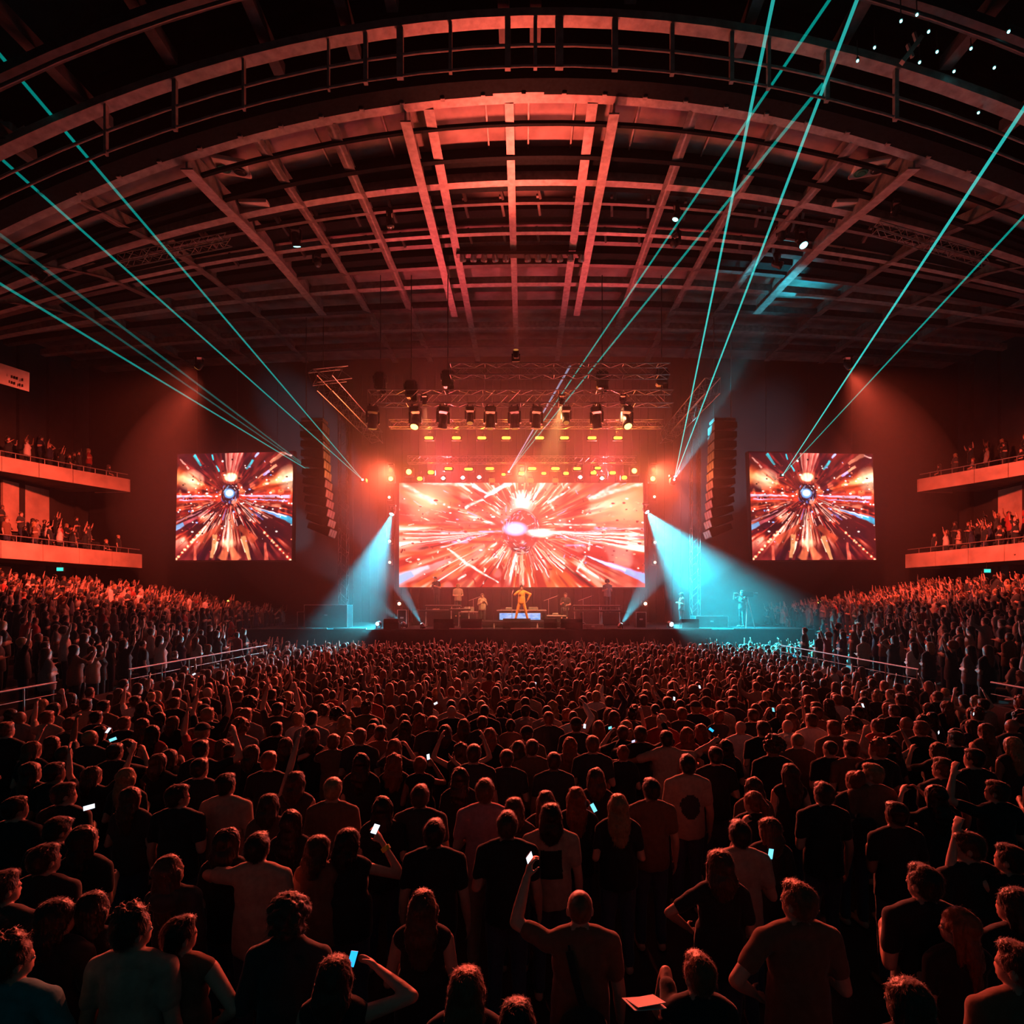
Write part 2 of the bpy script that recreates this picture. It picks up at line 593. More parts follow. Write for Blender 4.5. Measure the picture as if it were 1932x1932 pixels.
# haze in the air between the crowd and the stage
mb = MB()
mb.box((0, 22.0, 8.7), (50, 25.0, 16.8))
hz = bpy.data.materials.new('haze')
hz.use_nodes = True
nt = hz.node_tree
nt.nodes.remove(nt.nodes['Principled BSDF'])
vsn = nt.nodes.new('ShaderNodeVolumeScatter')
vsn.inputs['Color'].default_value = (1, 1, 1, 1)
vsn.inputs['Density'].default_value = 0.0013
vsn.inputs['Anisotropy'].default_value = 0.35
nt.links.new(vsn.outputs[0], nt.nodes['Material Output'].inputs['Volume'])
tag(mb.obj('hall_haze', hz), 'thin haze filling the hall from the crowd to the back wall', 'haze', None, 'stuff')
hz2 = hz.copy()
hz2.name = 'haze_dense'
[n for n in hz2.node_tree.nodes if n.type == 'VOLUME_SCATTER'][0].inputs['Density'].default_value = 0.0054
for k, nm in ((1.2, 'outermost'), (.92, 'middle'), (.66, 'innermost')):
    mb = MB()
    mb.sphere((.6, 27.0, 8.2), (17.0 * k, 6.7 * min(k, 1.0), 8.6 * min(k, 1.1)), 48, 28)
    tag(mb.obj('stage_haze', hz2), f'{nm} denser cloud of haze around the stage and its beams', 'haze', None, 'stuff')
# ================================================================ LED screens
def srgb2lin(a):
    return np.where(a <= .04045, a / 12.92, ((a + .055) / 1.055) ** 2.4)


def paint(nx, ny, asp, main, seed):
    """The moving-image content of a screen as an (ny, nx, 3) picture in linear light; u to the right, v downwards."""
    rg = np.random.RandomState(seed)
    u, v = np.meshgrid(np.linspace(0, 1, nx), np.linspace(0, 1, ny))
    cu, cv = (.497, .43) if main else (.47, .41)
    x, y = (u - cu) * asp, v - cv
    r, th = np.hypot(x, y), np.arctan2(y, x)
    if main:
        img = np.zeros((ny, nx, 3)) + np.array([.90, .27, .20])
    else:
        img = np.zeros((ny, nx, 3)) + np.array([.20, .05, .075])

    def noise2(fx, fy, sd):
        g = np.random.RandomState(sd).rand(fy + 2, fx + 2)
        a, b = u * fx, v * fy
        i, j = a.astype(int), b.astype(int)
        fa, fb = a - i, b - j
        fa, fb = fa * fa * (3 - 2 * fa), fb * fb * (3 - 2 * fb)
        return (g[j, i] * (1 - fa) + g[j, i + 1] * fa) * (1 - fb) + (g[j + 1, i] * (1 - fa) + g[j + 1, i + 1] * fa) * fb

    def mix(c, a):
        nonlocal img
        a = np.clip(a, 0, 1)[..., None]
        img = img * (1 - a) + np.array(c) * a

    def ss(e0, e1, t):
        t = np.clip((t - e0) / (e1 - e0), 0, 1)
        return t * t * (3 - 2 * t)

    wu = (noise2(30, 18, seed + 21) - .5) * .007 + (noise2(70, 40, seed + 22) - .5) * .003
    wv_ = (noise2(30, 18, seed + 23) - .5) * .010 + (noise2(70, 40, seed + 24) - .5) * .004
    n_w = noise2(24, 16, seed + 26)
    tex = .45 + .75 * noise2(90, 60, seed + 25)

    def ray(t0, r0, r1, w0, w1, c, a=1.0):
        d = np.abs(np.angle(np.exp(1j * (th - t0)))) * np.maximum(r, 1e-3)
        k = np.clip((r - r0) / max(r1 - r0, 1e-3), 0, 1)
        w = w0 + (w1 - w0) * k
        mix(c, a * ss(1.0, .35, d / np.maximum(w, 1e-4)) * ss(r0 - .03, r0 + .04, r) * ss(r1 + .05, r1 - .06, r) * (np.cos(th - t0) > 0))

    def seg(p, q, w, c, a=1.0):
        ax_, ay = p[0] * asp, p[1]
        bx, by = q[0] * asp, q[1]
        dx, dy = bx - ax_, by - ay
        L2 = dx * dx + dy * dy
        uu, vv_ = (u + wu) * asp, v + wv_
        t = np.clip(((uu - ax_) * dx + (vv_ - ay) * dy) / L2, 0, 1)
        d = np.hypot(uu - ax_ - t * dx, vv_ - ay - t * dy)
        mix(c, a * tex * ss(1.15, .2, d / w / (.6 + .8 * n_w)))

    def blob(p, rx, ry, c, a=1.0, pw=1.0):
        d = np.hypot((u - p[0]) * asp / rx, (v - p[1]) / ry)
        mix(c, a * np.clip(1 - d, 0, 1) ** pw)
    n1, n2, n3 = noise2(7, 5, seed + 1), noise2(16, 9, seed + 2), noise2(36, 22, seed + 3)
    WH, CR, OR, RD, DK, BL, PK = (1.25, 1.2, 1.15), (1.05, .82, .66), (1.0, .45, .2), (.72, .13, .11), (.14, .03, .05), (.62, .82, 1.15), (.98, .55, .50)
    if main:
        mix(RD, ss(.52, .75, n1) * .75)
        mix(PK, ss(.55, .8, n2) * .45)
        mix(OR, ss(.6, .85, noise2(9, 6, seed + 7)) * .7)
    else:
        side_glow = np.exp(-((np.abs(u - .5) - .36) / .17) ** 2) * np.exp(-((v - .30) / .16) ** 2)
        mix((.95, .33, .16), side_glow * .8)
        mix((.8, .2, .12), ss(.45, .7, n1) * np.exp(-((v - .45) / .25) ** 2) * .9)
        mix((.85, .25, .16), ss(.5, .75, n2) * ss(.45, .6, v) * .55)
    # zoom-blur streaks around the centre
    def polar(ft, fr, sd):
        g = np.random.RandomState(sd).rand(ft + 1, fr + 3)
        g[ft] = g[0]
        a = (th + PI) / (2 * PI) * ft * .9999
        b = np.clip(np.log(np.maximum(r, .03) / .03) / np.log(60) * fr, 0, fr)
        i, j = a.astype(int), b.astype(int)
        fa, fb = a - i, b - j
        fa, fb = fa * fa * (3 - 2 * fa), fb * fb * (3 - 2 * fb)
        return (g[i, j] * (1 - fa) + g[i + 1, j] * fa) * (1 - fb) + (g[i, j + 1] * (1 - fa) + g[i + 1, j + 1] * fa) * fb
    s1, s2, s3 = polar(44, 9, seed + 31), polar(110, 12, seed + 32), polar(230, 16, seed + 33)

    def wedge_(u0, v0, u1, v1, w0, w1, c, a=1.0, soft=.5):
        """A bar that widens from w0 to w1, for the beams of the burst."""
        ax_, ay, bx, by = u0 * asp, v0, u1 * asp, v1
        dx, dy = bx - ax_, by - ay
        t = ((u * asp + wu * asp - ax_) * dx + (v + wv_ - ay) * dy) / (dx * dx + dy * dy)
        d = np.abs((u * asp + wu * asp - ax_) * dy - (v + wv_ - ay) * dx) / math.hypot(dx, dy)
        w = w0 + (w1 - w0) * np.clip(t, 0, 1)
        mix(c, a * ss(1.0, soft, d / w) * ss(-.03, .04, t) * ss(1.04, .96, t) * (.75 + .4 * n_w))

    if not main:
        DKN = (.17, .045, .10)
        img[:] = DKN
        mix((.30, .06, .09), ss(.45, .75, n1) * .7)
        C = (.46, .385)
        cx_, cy_ = C
        st = .40 * s1 + .35 * s2 + .30 * s3
        low = ss(.30, .52, v) * ss(.95, .7, v)
        mix((.62, .12, .10), ss(.48, .60, st) * (.35 + .5 * low))
        mix((.95, .36, .22), ss(.56, .66, st) * (.12 + .75 * low) * ss(.12, .3, r))
        mix((1.1, .8, .7), ss(.64, .74, st) * low * ss(.15, .3, r))
        mix((.90, .26, .14), np.exp(-((np.abs(u - .46) - .34) / .2) ** 2) * np.exp(-((v - .34) / .13) ** 2) * ss(.35, .6, n2) * .9)
        mix((1.0, .5, .3), ss(.60, .8, n3) * np.exp(-((v - .40) / .12) ** 2) * .8)

        # side glows
        wedge_(.28, .33, -.02, .20, .03, .15, (.95, .30, .14), 1.0, .2)
        wedge_(.22, .30, -.02, .21, .02, .10, (1.05, .62, .36), 1.0, .1)
        blob((.125, .25), .13, .11, (1.25, 1.0, .78), 1.1, .8)
        wedge_(.66, .34, 1.02, .20, .03, .15, (.95, .30, .14), 1.0, .2)
        wedge_(.74, .30, 1.02, .20, .02, .10, (1.05, .66, .42), 1.0, .1)
        blob((.97, .24), .13, .13, (1.25, 1.05, .85), 1.1, .8)
        # upper centre shaft and its white foot
        wedge_(.462, .24, .49, -.02, .045, .10, (.92, .38, .33), 1.0, .7)
        for k in range(9):
            o = -.06 + .015 * k
            wedge_(.462 + o * .5, .22, .49 + o * 1.2, -.01, .004, .009, [(1.05, .7, .62), (.75, .2, .2), (1.0, .55, .5)][k % 3], .8)
        blob((.465, .225), .11, .07, (1.0, .45, .3), 1.2, .6)
        blob((.465, .225), .065, .045, (1.35, 1.2, .95), 1.8, .6)
        # long diagonal bars of the upper half
        for q in ((.02, .05, .10, .14, .008, .012, (1.0, .65, .58)), (.10, .17, .24, .30, .01, .008, (.95, .5, .35)), (.80, .10, .93, .0, .016, .03, (1.0, .55, .42)), (.70, .24, .86, .12, .008, .016, (1.0, .6, .45)),
                  (.99, .04, .93, .01, .01, .01, (1.1, .8, .75)), (.745, .215, .80, .17, .012, .018, (.7, .62, .95))):
            wedge_(*q)
        TQ = (.12, .82, .88)
        for q in ((.205, .12, .145, .01, .012, .02, TQ), (.368, .175, .335, .11, .012, .007, TQ), (.312, .065, .30, .01, .006, .01, TQ), (.597, .16, .655, .065, .010, .016, TQ), (.67, .045, .70, .0, .008, .014, (.8, .85, 1.1))):
            wedge_(*q)
        # middle band
        wedge_(.40, .41, -.02, .42, .05, .075, (.86, .22, .14), .95, .4)
        wedge_(.52, .42, 1.02, .44, .05, .085, (.86, .22, .14), .95, .4)
        wedge_(.31, .40, -.02, .40, .008, .016, (1.0, .80, .92))
        wedge_(.30, .43, .02, .435, .004, .010, (.95, .6, .75))
        wedge_(.55, .40, .98, .415, .006, .022, (1.0, .82, .98))
        wedge_(.60, .43, .96, .455, .004, .010, (.9, .8, 1.1))
        wedge_(.56, .47, .90, .50, .004, .02, (1.0, .5, .38))
        # blue and rose bars below the band
        wedge_(.72, .525, 1.02, .64, .006, .042, (.42, .72, 1.02))
        wedge_(.90, .60, 1.02, .645, .02, .035, (.10, .75, .90))
        wedge_(.71, .515, .95, .60, .004, .008, (1.1, .95, 1.0))
        wedge_(.30, .53, -.01, .70, .008, .028, (.93, .38, .42))
        wedge_(.22, .54, .0, .64, .005, .010, (1.0, .62, .68))
        wedge_(.065, .66, -.02, .70, .026, .034, (.48, .84, 1.1))
        # fan of splinters under the orb
        for i in range(120):
            t0 = PI / 2 + rg.uniform(-1.25, 1.25)
            r0 = rg.uniform(.10, .30)
            L = rg.uniform(.05, .22)
            c = [(.95, .42, .3), (1.1, .85, .78), (.62, .12, .12), (.08, .02, .06), (1.0, .55, .42), (.5, .55, .9)][rg.choice(6, p=[.24, .22, .2, .2, .1, .04])]
            wedge_(cx_ + r0 * math.cos(t0) / asp, cy_ + r0 * math.sin(t0), cx_ + (r0 + L) * math.cos(t0) / asp, cy_ + (r0 + L) * math.sin(t0), .0025, rg.uniform(.004, .011), c, rg.uniform(.6, 1))
        wedge_(.455, .56, .45, .86, .014, .035, (1.0, .66, .55), .9)
        wedge_(.452, .62, .447, .84, .006, .014, (1.2, 1.05, .95), .95)
        # tent shapes at the foot
        for q in ((.40, .68, .20, .82, .03, .05, (.75, .26, .17)), (.54, .68, .68, .82, .03, .05, (.75, .26, .17)), (.34, .76, .31, .98, .03, .02, (1.05, .66, .42)), (.58, .78, .64, 1.0, .03, .02, (1.05, .66, .42)),
                  (.45, .86, .40, 1.0, .03, .06, (.98, .45, .3)), (.47, .86, .53, 1.0, .03, .06, (.98, .45, .3)), (.17, 1.0, .165, .86, .02, .012, (.9, .34, .26)), (.785, 1.0, .77, .84, .026, .014, (.92, .36, .28))):
            wedge_(*q)
        for q in ((.36, .82, .33, .95, .012, .006, (1.2, .95, .75)), (.56, .80, .60, .93, .010, .006, (1.2, .95, .75)), (.45, .84, .45, .92, .02, .006, (1.2, 1.0, .85))):
            wedge_(*q)
        blob((.45, .84), .09, .05, (1.2, .9, .7), 1.0, .8)
        # beaded corner diagonals
        for (u0, v0, u1, v1) in ((.0, 1.0, .22, .72), (.99, 1.0, .75, .73)):
            wedge_(u0, v0, u1, v1, .010, .006, (.85, .2, .15), .9)
            for k in range(9):
                t = k / 9 + rg.uniform(0, .06)
                blob((u0 + (u1 - u0) * t, v0 + (v1 - v0) * t), rg.uniform(.010, .02), rg.uniform(.010, .016), (1.25, .9, .65), 1.3, .7)
        # sparks everywhere
        for i in range(260):
            pu, pv = rg.uniform(0, 1), np.clip(rg.normal(.42, .13) if i % 3 else rg.uniform(.05, .95), 0, 1)
            z = rg.uniform(.003, .010)
            blob((pu, pv), z * rg.uniform(.7, 1.8), z, [(1.2, 1.1, 1.05), (1.0, .5, .35), (.06, .02, .05), (.7, .16, .14), (.6, .75, 1.1)][rg.choice(5, p=[.32, .2, .25, .15, .08])], 1.5, .5)
        img *= (.72 + .62 * s2 * (.4 + 1.2 * n3))[..., None]
        # the orb
        ring = np.hypot((u - cx_) * asp / .088, (v - cy_) / .088)
        mix((.05, .02, .05), ss(1.12, .92, ring + (n3 - .5) * .25) * .96)
        for i in range(46):
            a0, rr = rg.uniform(-PI, PI), rg.uniform(.5, 1.08)
            pu, pv = cx_ + .088 * rr * math.cos(a0) / asp, cy_ + .088 * rr * math.sin(a0)
            seg((pu, pv), (pu - .012 * math.sin(a0) / asp, pv + .022 * math.cos(a0)), .0035, [(1.1, 1.0, 1.0), (.5, .7, 1.1), (1.0, .5, .4), (.25, .4, .8)][i % 4], .9)
        blob((cx_ - .005, cy_ - .008), .055, .05, (.45, .75, 1.05), 1.8, .5)
        blob((cx_ - .005, cy_ - .012), .038, .032, (1.0, 1.15, 1.3), 2, .5)
        seg((cx_ - .05, cy_ - .02), (cx_ - .015, cy_ - .075), .010, (.55, .8, 1.0), .9)
        blob((.49, .46), .02, .02, (1.1, .6, .5), 1.5, .5)
        return srgb2lin(np.clip(img, 0, 1)) * (1 + np.clip(img - 1, 0, 1) * 2)
    s1, s2, s3 = polar(44, 9, seed + 31), polar(110, 12, seed + 32), polar(230, 16, seed + 33)
    st = .45 * s1 + .35 * s2 + .25 * s3
    far_ = ss(.16, .30, r)
    if main:
        mix(RD, ss(.50, .36, st) * .85 * far_)
        mix(OR, ss(.52, .60, st) * .6 * far_)
        mix((1.0, .78, .66), ss(.60, .70, st) * .85 * far_)
        mix(WH, ss(.69, .78, st) * far_)
        mix(CR, ss(.55, .82, noise2(11, 7, seed + 9)) * .28)
        mix(WH, ss(.70, .9, noise2(15, 8, seed + 12)) * .3)
    else:
        mix((.07, .02, .05), ss(.56, .38, st) * .95 * far_)
        lo = ss(.30, .55, v)
        mix((.85, .22, .12), ss(.50, .58, st) * .7 * far_ * (.35 + .65 * lo))
        mix((1.0, .55, .38), ss(.58, .66, st) * .85 * far_ * (.25 + .75 * lo))
        mix(WH, ss(.68, .77, st) * far_ * (.3 + .7 * lo))
    # rays
    for i in range(70 if main else 50):
        t0 = rg.uniform(-PI, PI)
        r0 = rg.uniform(.16, .7) if main else rg.uniform(.14, .4)
        L = rg.uniform(.08, .55)
        c = [RD, CR, OR, PK, WH, RD, CR, DK][rg.randint(8)] if main else [OR, CR, RD, DK, PK, WH, OR, DK][rg.randint(8)]
        w = rg.uniform(.004, .016)
        ray(t0, r0, r0 + L, w * .6, w * (1.2 + r0), c, rg.uniform(.35, .9))
    # horizontal streak band
    for i in range(46):
        vv = .50 + rg.normal(0, .055)
        u0 = rg.uniform(0, .95)
        L = rg.uniform(.05, .3)
        c = [WH, CR, BL, PK, RD, OR][rg.randint(6)]
        seg((u0, vv), (u0 + L, vv + rg.uniform(-.01, .012)), rg.uniform(.006, .02), c, rg.uniform(.4, .95))
    # splinters and sparks
    for i in range(130):
        p = (rg.uniform(0, 1), np.clip(rg.normal(.42, .2), .02, .97))
        a = rg.uniform(-PI, PI)
        L = rg.uniform(.005, .03)
        c = [WH, CR, OR, RD, DK, BL][rg.randint(6)]
        seg(p, (p[0] + L * math.cos(a) / asp, p[1] + L * math.sin(a)), rg.uniform(.004, .011), c, rg.uniform(.5, 1))
    # crisp shards
    for i in range(150 if main else 110):
        a = rg.uniform(-PI, PI)
        q = rg.uniform(.2, .85)
        pu, pv = cu + q * math.cos(a) * (1.0 if main else .6), cv + q * math.sin(a) * .62
        L = rg.uniform(.015, .07)
        seg((pu, pv), (pu + L * math.cos(a + rg.normal(0, .25)) / asp * 2, pv + L * math.sin(a + rg.normal(0, .25))), rg.uniform(.0035, .009), [WH, WH, CR, PK, RD, DK if not main else RD, BL][rg.randint(7)], 1.0)
    # fan below the orb
    for i in range(44):
        t0 = PI / 2 + rg.uniform(-.95, .95)
        c = [CR, WH, PK, RD, OR, DK if not main else RD][rg.randint(6)]
        ray(t0, .2, rg.uniform(.34, .6), .006, .016, c, rg.uniform(.5, 1))
    if main:
        blob((.12, .15), .26, .26, (1.15, .98, .75), 1, .8)
        blob((.93, .24), .38, .27, (1.15, .92, .66), 1, .7)
        for p, q, w in (((.02, .02), (.14, .18), .03), ((.30, .02), (.10, .0), .02), ((.99, .01), (.78, .15), .03), ((.9, 0), (.80, .13), .018)):
            seg(p, q, w, WH, .75)
        for p, q, w in (((.20, .63), (.28, .78), .016), ((.28, .78), (.40, .95), .015), ((.24, .93), (.27, .88), .012), ((.76, .70), (.725, .84), .013), ((.725, .84), (.775, .93), .012),
                        ((.70, .06), (.61, .19), .014), ((.61, .19), (.635, .26), .014), ((.36, .10), (.45, .03), .02), ((.27, .24), (.34, .16), .02), ((.78, .52), (.775, .64), .012)):
            seg(p, q, w, WH, .95)
        wedge_(.22, .73, -.02, .94, .016, .085, (1.0, .68, .68), .95, .6)
        wedge_(.12, .80, -.02, .93, .03, .07, (1.15, 1.1, 1.2), .9, .3)
        wedge_(.055, .865, -.02, .945, .04, .06, (.62, .86, 1.2))
        wedge_(.765, .70, 1.02, .93, .010, .06, (.86, .78, 1.1), .95, .5)
        wedge_(.77, .705, .96, .875, .008, .022, (1.25, 1.2, 1.25))
        wedge_(.92, .85, 1.02, .935, .03, .055, (.60, .82, 1.2))
        for k in range(16):
            vv = .47 + .012 * k
            wedge_(.36 - .01 * (k % 3), .49, .02 + .05 * (k % 4), vv - .03, .003, .010, [(1.25, 1.2, 1.15), (1.0, .62, .55), (.75, .14, .12), (1.2, 1.1, 1.2)][k % 4], .85)
            wedge_(.64 + .01 * (k % 3), .49, .98 - .05 * (k % 4), vv - .03, .003, .010, [(1.25, 1.2, 1.15), (.75, .14, .12), (1.0, .62, .55), (1.2, 1.1, 1.2)][k % 4], .85)
        wedge_(.64, .475, .98, .50, .012, .006, (1.25, 1.15, 1.05))
        wedge_(.30, .02, .36, .10, .03, .012, (1.2, 1.15, 1.2), .9)
        wedge_(.46, -.01, .35, .14, .035, .012, (1.2, 1.15, 1.2), .95)
        for i in range(60):
            t0 = PI / 2 + rg.uniform(-1.1, 1.1)
            r0 = rg.uniform(.24, .36)
            L = rg.uniform(.06, .26)
            wedge_(.497 + r0 * math.cos(t0) / asp, .43 + r0 * math.sin(t0), .497 + (r0 + L) * math.cos(t0) / asp, .43 + (r0 + L) * math.sin(t0), .003, rg.uniform(.005, .012), [(1.2, 1.0, .85), (.72, .12, .1), (1.25, 1.2, 1.2), (1.0, .5, .35)][i % 4], .9)
        for i in range(200):
            z = rg.uniform(.004, .011)
            blob((rg.uniform(0, 1), np.clip(rg.normal(.45, .2), .02, .98)), z * rg.uniform(.8, 2.2), z, [(1.3, 1.25, 1.2), (.7, .12, .1), (1.1, .8, .65), (.55, .08, .1)][i % 4], 1.5, .5)
        blob((.505, .19), .13, .13, WH, 1.2, .6)
        for t0 in np.linspace(-2.6, -.5, 9):
            seg((.505, .19), (.505 + .07 * math.cos(t0) / asp * 2, .19 + .12 * math.sin(t0)), .012, WH, .8)
        # orb
        ring = np.hypot((u - .497) * asp / .175, (v - .46) / .215)
        mix((.34, .05, .08), ss(1.05, .9, ring + (n2 - .5) * .25) * .93)
        mix((.85, .3, .28), ss(.55, .75, n3) * ss(1.0, .9, ring) * .45)
        mix((.10, .03, .08), ss(.18, .05, np.abs(ring - .80 + (n2 - .5) * .2)) * ss(.4, .6, noise2(20, 14, 77)) * .9)
        for sgn in (-1, 1):
            for k in range(7):
                a0 = sgn * (.25 + .17 * k) - PI / 2
                seg((.497 + .11 * math.cos(a0) / asp * 1.6, .30 + .16 * math.sin(a0)), (.497 + .16 * math.cos(a0) / asp * 1.8, .27 + .24 * math.sin(a0)), .007, [(.45, .1, .15), WH, (.3, .06, .12)][k % 3], .95)
        mix((1.0, .6, .55), ss(.06, .02, np.abs(ring - .98)) * ss(.40, .55, n3) * 1.0)
        for i in range(40):
            a = rg.uniform(-PI, PI)
            rr = rg.uniform(.55, 1.0)
            p = (.497 + .175 * rr * math.cos(a) / asp, .46 + .215 * rr * math.sin(a))
            seg(p, (p[0] + rg.uniform(-.012, .012), p[1] + rg.uniform(-.03, .03)), .006, [WH, PK, DK, BL][rg.randint(4)], .8)
        for i in range(60):
            a0, rr = rg.uniform(-PI, PI), rg.uniform(.55, 1.05)
            pu, pv = .497 + .175 * rr * math.cos(a0) / asp, .46 + .215 * rr * math.sin(a0)
            seg((pu, pv), (pu - .022 * math.sin(a0) / asp, pv + .035 * math.cos(a0)), .0045, [(1.2, 1.1, 1.1), (.2, .03, .07), (1.0, .55, .5), (.8, .85, 1.2)][i % 4], .9)
        blob((.475, .44), .13, .075, (.85, 1.0, 1.3), 1.5, .5)
        blob((.58, .48), .16, .05, WH, 1.5, .6)
        seg((.53, .46), (.66, .485), .014, WH, .9)
        blob((.505, .57), .03, .03, WH, .9)
        seg((.475, .68), (.475, .83), .014, WH, .8)
        seg((.50, .66), (.505, .98), .018, CR, .9)
    return srgb2lin(np.clip(img, 0, 1)) * (1 + np.clip(img - 1, 0, 1) * 2)


def screen_mat(name, strength):
    m = bpy.data.materials.new(name)
    m.use_nodes = True
    nt = m.node_tree
    nt.nodes.remove(nt.nodes['Principled BSDF'])
    a = nt.nodes.new('ShaderNodeVertexColor')
    a.layer_name = 'picture'
    e = nt.nodes.new('ShaderNodeEmission')
    e.inputs[1].default_value = strength
    nt.links.new(a.outputs[0], e.inputs[0])
    nt.links.new(e.outputs[0], nt.nodes['Material Output'].inputs[0])
    m.cycles.emission_sampling = 'NONE'
    return m


def led_screen(corners, nx, ny, main, seed, label, strength):
    """corners: top-left, top-right, bottom-right, bottom-left points of the lit face."""
    tl, tr, br, bl = [Vector(c) for c in corners]
    base = (bl + br) / 2
    t = thing('led_screen', label, 'screen', base)
    u, v = np.meshgrid(np.linspace(0, 1, nx), np.linspace(0, 1, ny))
    A = [np.array(c - base) for c in (tl, tr, br, bl)]
    pts = (A[0][None, None] * ((1 - u) * (1 - v))[..., None] + A[1][None, None] * (u * (1 - v))[..., None]
           + A[2][None, None] * (u * v)[..., None] + A[3][None, None] * ((1 - u) * v)[..., None]).reshape(-1, 3)
    me = bpy.data.meshes.new('picture')
    idx = np.arange(nx * ny).reshape(ny, nx)
    q = np.stack([idx[:-1, :-1], idx[1:, :-1], idx[1:, 1:], idx[:-1, 1:]], -1).reshape(-1, 4)
    me.from_pydata(pts.tolist(), [], q.tolist())
    ca = me.color_attributes.new('picture', 'FLOAT_COLOR', 'POINT')
    asp = (tr - tl).length / (tl - bl).length
    img = paint(nx, ny, asp, main, seed)
    c4 = np.ones((nx * ny, 4), np.float32)
    c4[:, :3] = img.reshape(-1, 3)
    ca.data.foreach_set('color', c4.ravel())
    me.materials.append(screen_mat('screen_picture', strength))
    o = bpy.data.objects.new('display', me)
    COL.objects.link(o)
    o.parent = t
    mb = MB()
    d = Vector((0, .03, 0))
    e = Vector((0, .35, 0))
    ex, ez = Vector((.06, 0, 0)), Vector((0, 0, .06))
    f_ = [tl - ex + ez + d, tr + ex + ez + d, br + ex - ez + d, bl - ex - ez + d]
    vs_ = [p - base for p in f_] + [p + e - base for p in f_]
    mb.add(vs_, [(0, 3, 2, 1), (4, 5, 6, 7), (0, 1, 5, 4), (1, 2, 6, 5), (2, 3, 7, 6), (3, 0, 4, 7)])
    mb.obj('cabinet', M['black_metal'], t)
    mb = MB()
    for s in (-.35, 0, .35):
        a = (tl + tr) / 2 + (tr - tl) * s - base + Vector((0, .2, 0))
        mb = MB()
        mb.tube([a, a + Vector((0, 0, 16.5 - (a.z + base.z)))], .012, 6)
        mb.obj('hanging_cable', M['black_metal'], t)
    return t


YS = 31.0
led_screen([P(753, 911, YS), P(1213, 911, YS), P(1217, 1108, YS), P(753, 1108, YS)], 560, 240, True, 4, 'wide main LED screen behind the performers showing a red and white burst', 1.0)
led_screen([P(335, 857, 30.5), P(553, 852, 30.5), P(550, 1057, 30.5), P(331, 1057, 30.5)], 300, 280, False, 11, 'nearly square LED screen left of the stage showing a fiery burst', 1.25)
led_screen([P(1413, 853, 30.5), P(1646, 857, 30.5), P(1653, 1056, 30.5), P(1420, 1057, 30.5)], 300, 280, False, 11, 'nearly square LED screen right of the stage showing a fiery burst', 1.25)

# ================================================================ stage
mb = MB()
mb.box((.25, 29.4, 1.13), (26.2, 7.8, 2.26), bev=.02)
struct('stage_platform', mb, M['black'], 'long black stage platform with a dark front skirt')
mb = MB()
for a, b in ((-12.1, -9.0), (-8.7, -7.2), (-3.4, -1.9), (-.6, 1.9), (3.2, 4.5), (6.1, 8.6), (9.6, 12.9)):
    mb.box(((a + b) / 2, 25.49, 2.285), (b - a, .06, .05))
struct('trim_80', mb, M['rail'], 'pale metal edge strips along the stage lip')
mb = MB()
mb.box((-.1, 28.4, 2.4), (4.6, 2.2, .3), bev=.02)
struct('stage_riser', mb, M['black'], 'low black riser in the middle of the stage')
mb = MB()
mb.box((0, 34.0, 9), (21, .08, 17))
for k in range(42):
    mb.tube([(-10.4 + .5 * k, 33.95, .6), (-10.4 + .5 * k, 33.95, 17.3)], .03, 6)
struct('backdrop_drape', mb, M['black_drape'], 'black pleated drape behind the main screen')


def truss(name_label, a, b, s=.52, n=None, mat_='truss', r=.021):
    """Box truss: four chords and zigzag bracing between a and b."""
    a, b = Vector(a), Vector(b)
    d = b - a
    L = d.length
    n = n or max(2, round(L / s))
    t = d / L
    up = Vector((0, 0, 1)) if abs(t.z) < .9 else Vector((0, 1, 0))
    x = t.cross(up).normalized()
    z = x.cross(t)
    o = [(x * i + z * j) * (s / 2) for i, j in ((-1, -1), (1, -1), (1, 1), (-1, 1))]
    mb = MB()
    for k in range(4):
        mb.tube([a + o[k], b + o[k]], r, 6)
    for i in range(n):
        p, q = a + d * (i / n), a + d * ((i + 1) / n)
        for k in range(4):
            k2 = (k + 1) % 4
            A, B = (k, k2) if i % 2 else (k2, k)
            mb.tube([p + o[A], q + o[B]], r * .55, 4, cap=False)
            if i % 3 == 0:
                mb.tube([p + o[k], p + o[k2]], r * .5, 4, cap=False)
    return tag(mb.obj('lighting_truss', M[mat_], at=(a + b) / 2), name_label, 'truss')


TB = P(970, 752, 24.0)   # front truss
TA = P(970, 700, 22.0)
truss('front lighting truss over the stage carrying the row of moving heads', (P(697, 752, 24.0).x, 24, TB.z), (P(1268, 752, 24).x, 24, TB.z), .55)
truss('upper lighting truss above and before the moving head truss', (P(850, 700, 22).x, 22, TA.z), (P(1262, 700, 22).x, 22, TA.z), .45)
truss('thin truss behind the moving heads, above the upper blinder row', P(735, 800, 27.5), P(1250, 800, 27.5), .35)
truss('truss over the main screen carrying the dense blinder rows', P(770, 868, 29.6), P(1200, 868, 29.6), .35)
truss('sloping side truss running back over the left end of the stage', P(612, 722, 22), P(712, 826, 31), .6)
truss('sloping side truss running back over the right end of the stage', P(1345, 727, 22), P(1256, 826, 31), .6)
truss('short thin truss beside the left side truss', P(590, 712, 22.4), P(655, 705, 23.4), .5)
truss('upright truss tower left of the main screen', P(648, 1175, 28.0), P(648, 760, 28.0), .4, mat_='dark_steel')
truss('upright truss tower right of the main screen', P(1312, 1175, 28.0), P(1312, 760, 28.0), .4, mat_='dark_steel')
truss('thin hanging truss below the roof, far left over the tier', P(228, 492, 19.3), P(432, 452, 19.3), .3, mat_='grey_steel')
truss('thin hanging truss below the roof, far right over the tier', P(1652, 430, 19.3), P(1862, 492, 19.3), .3, mat_='grey_steel')

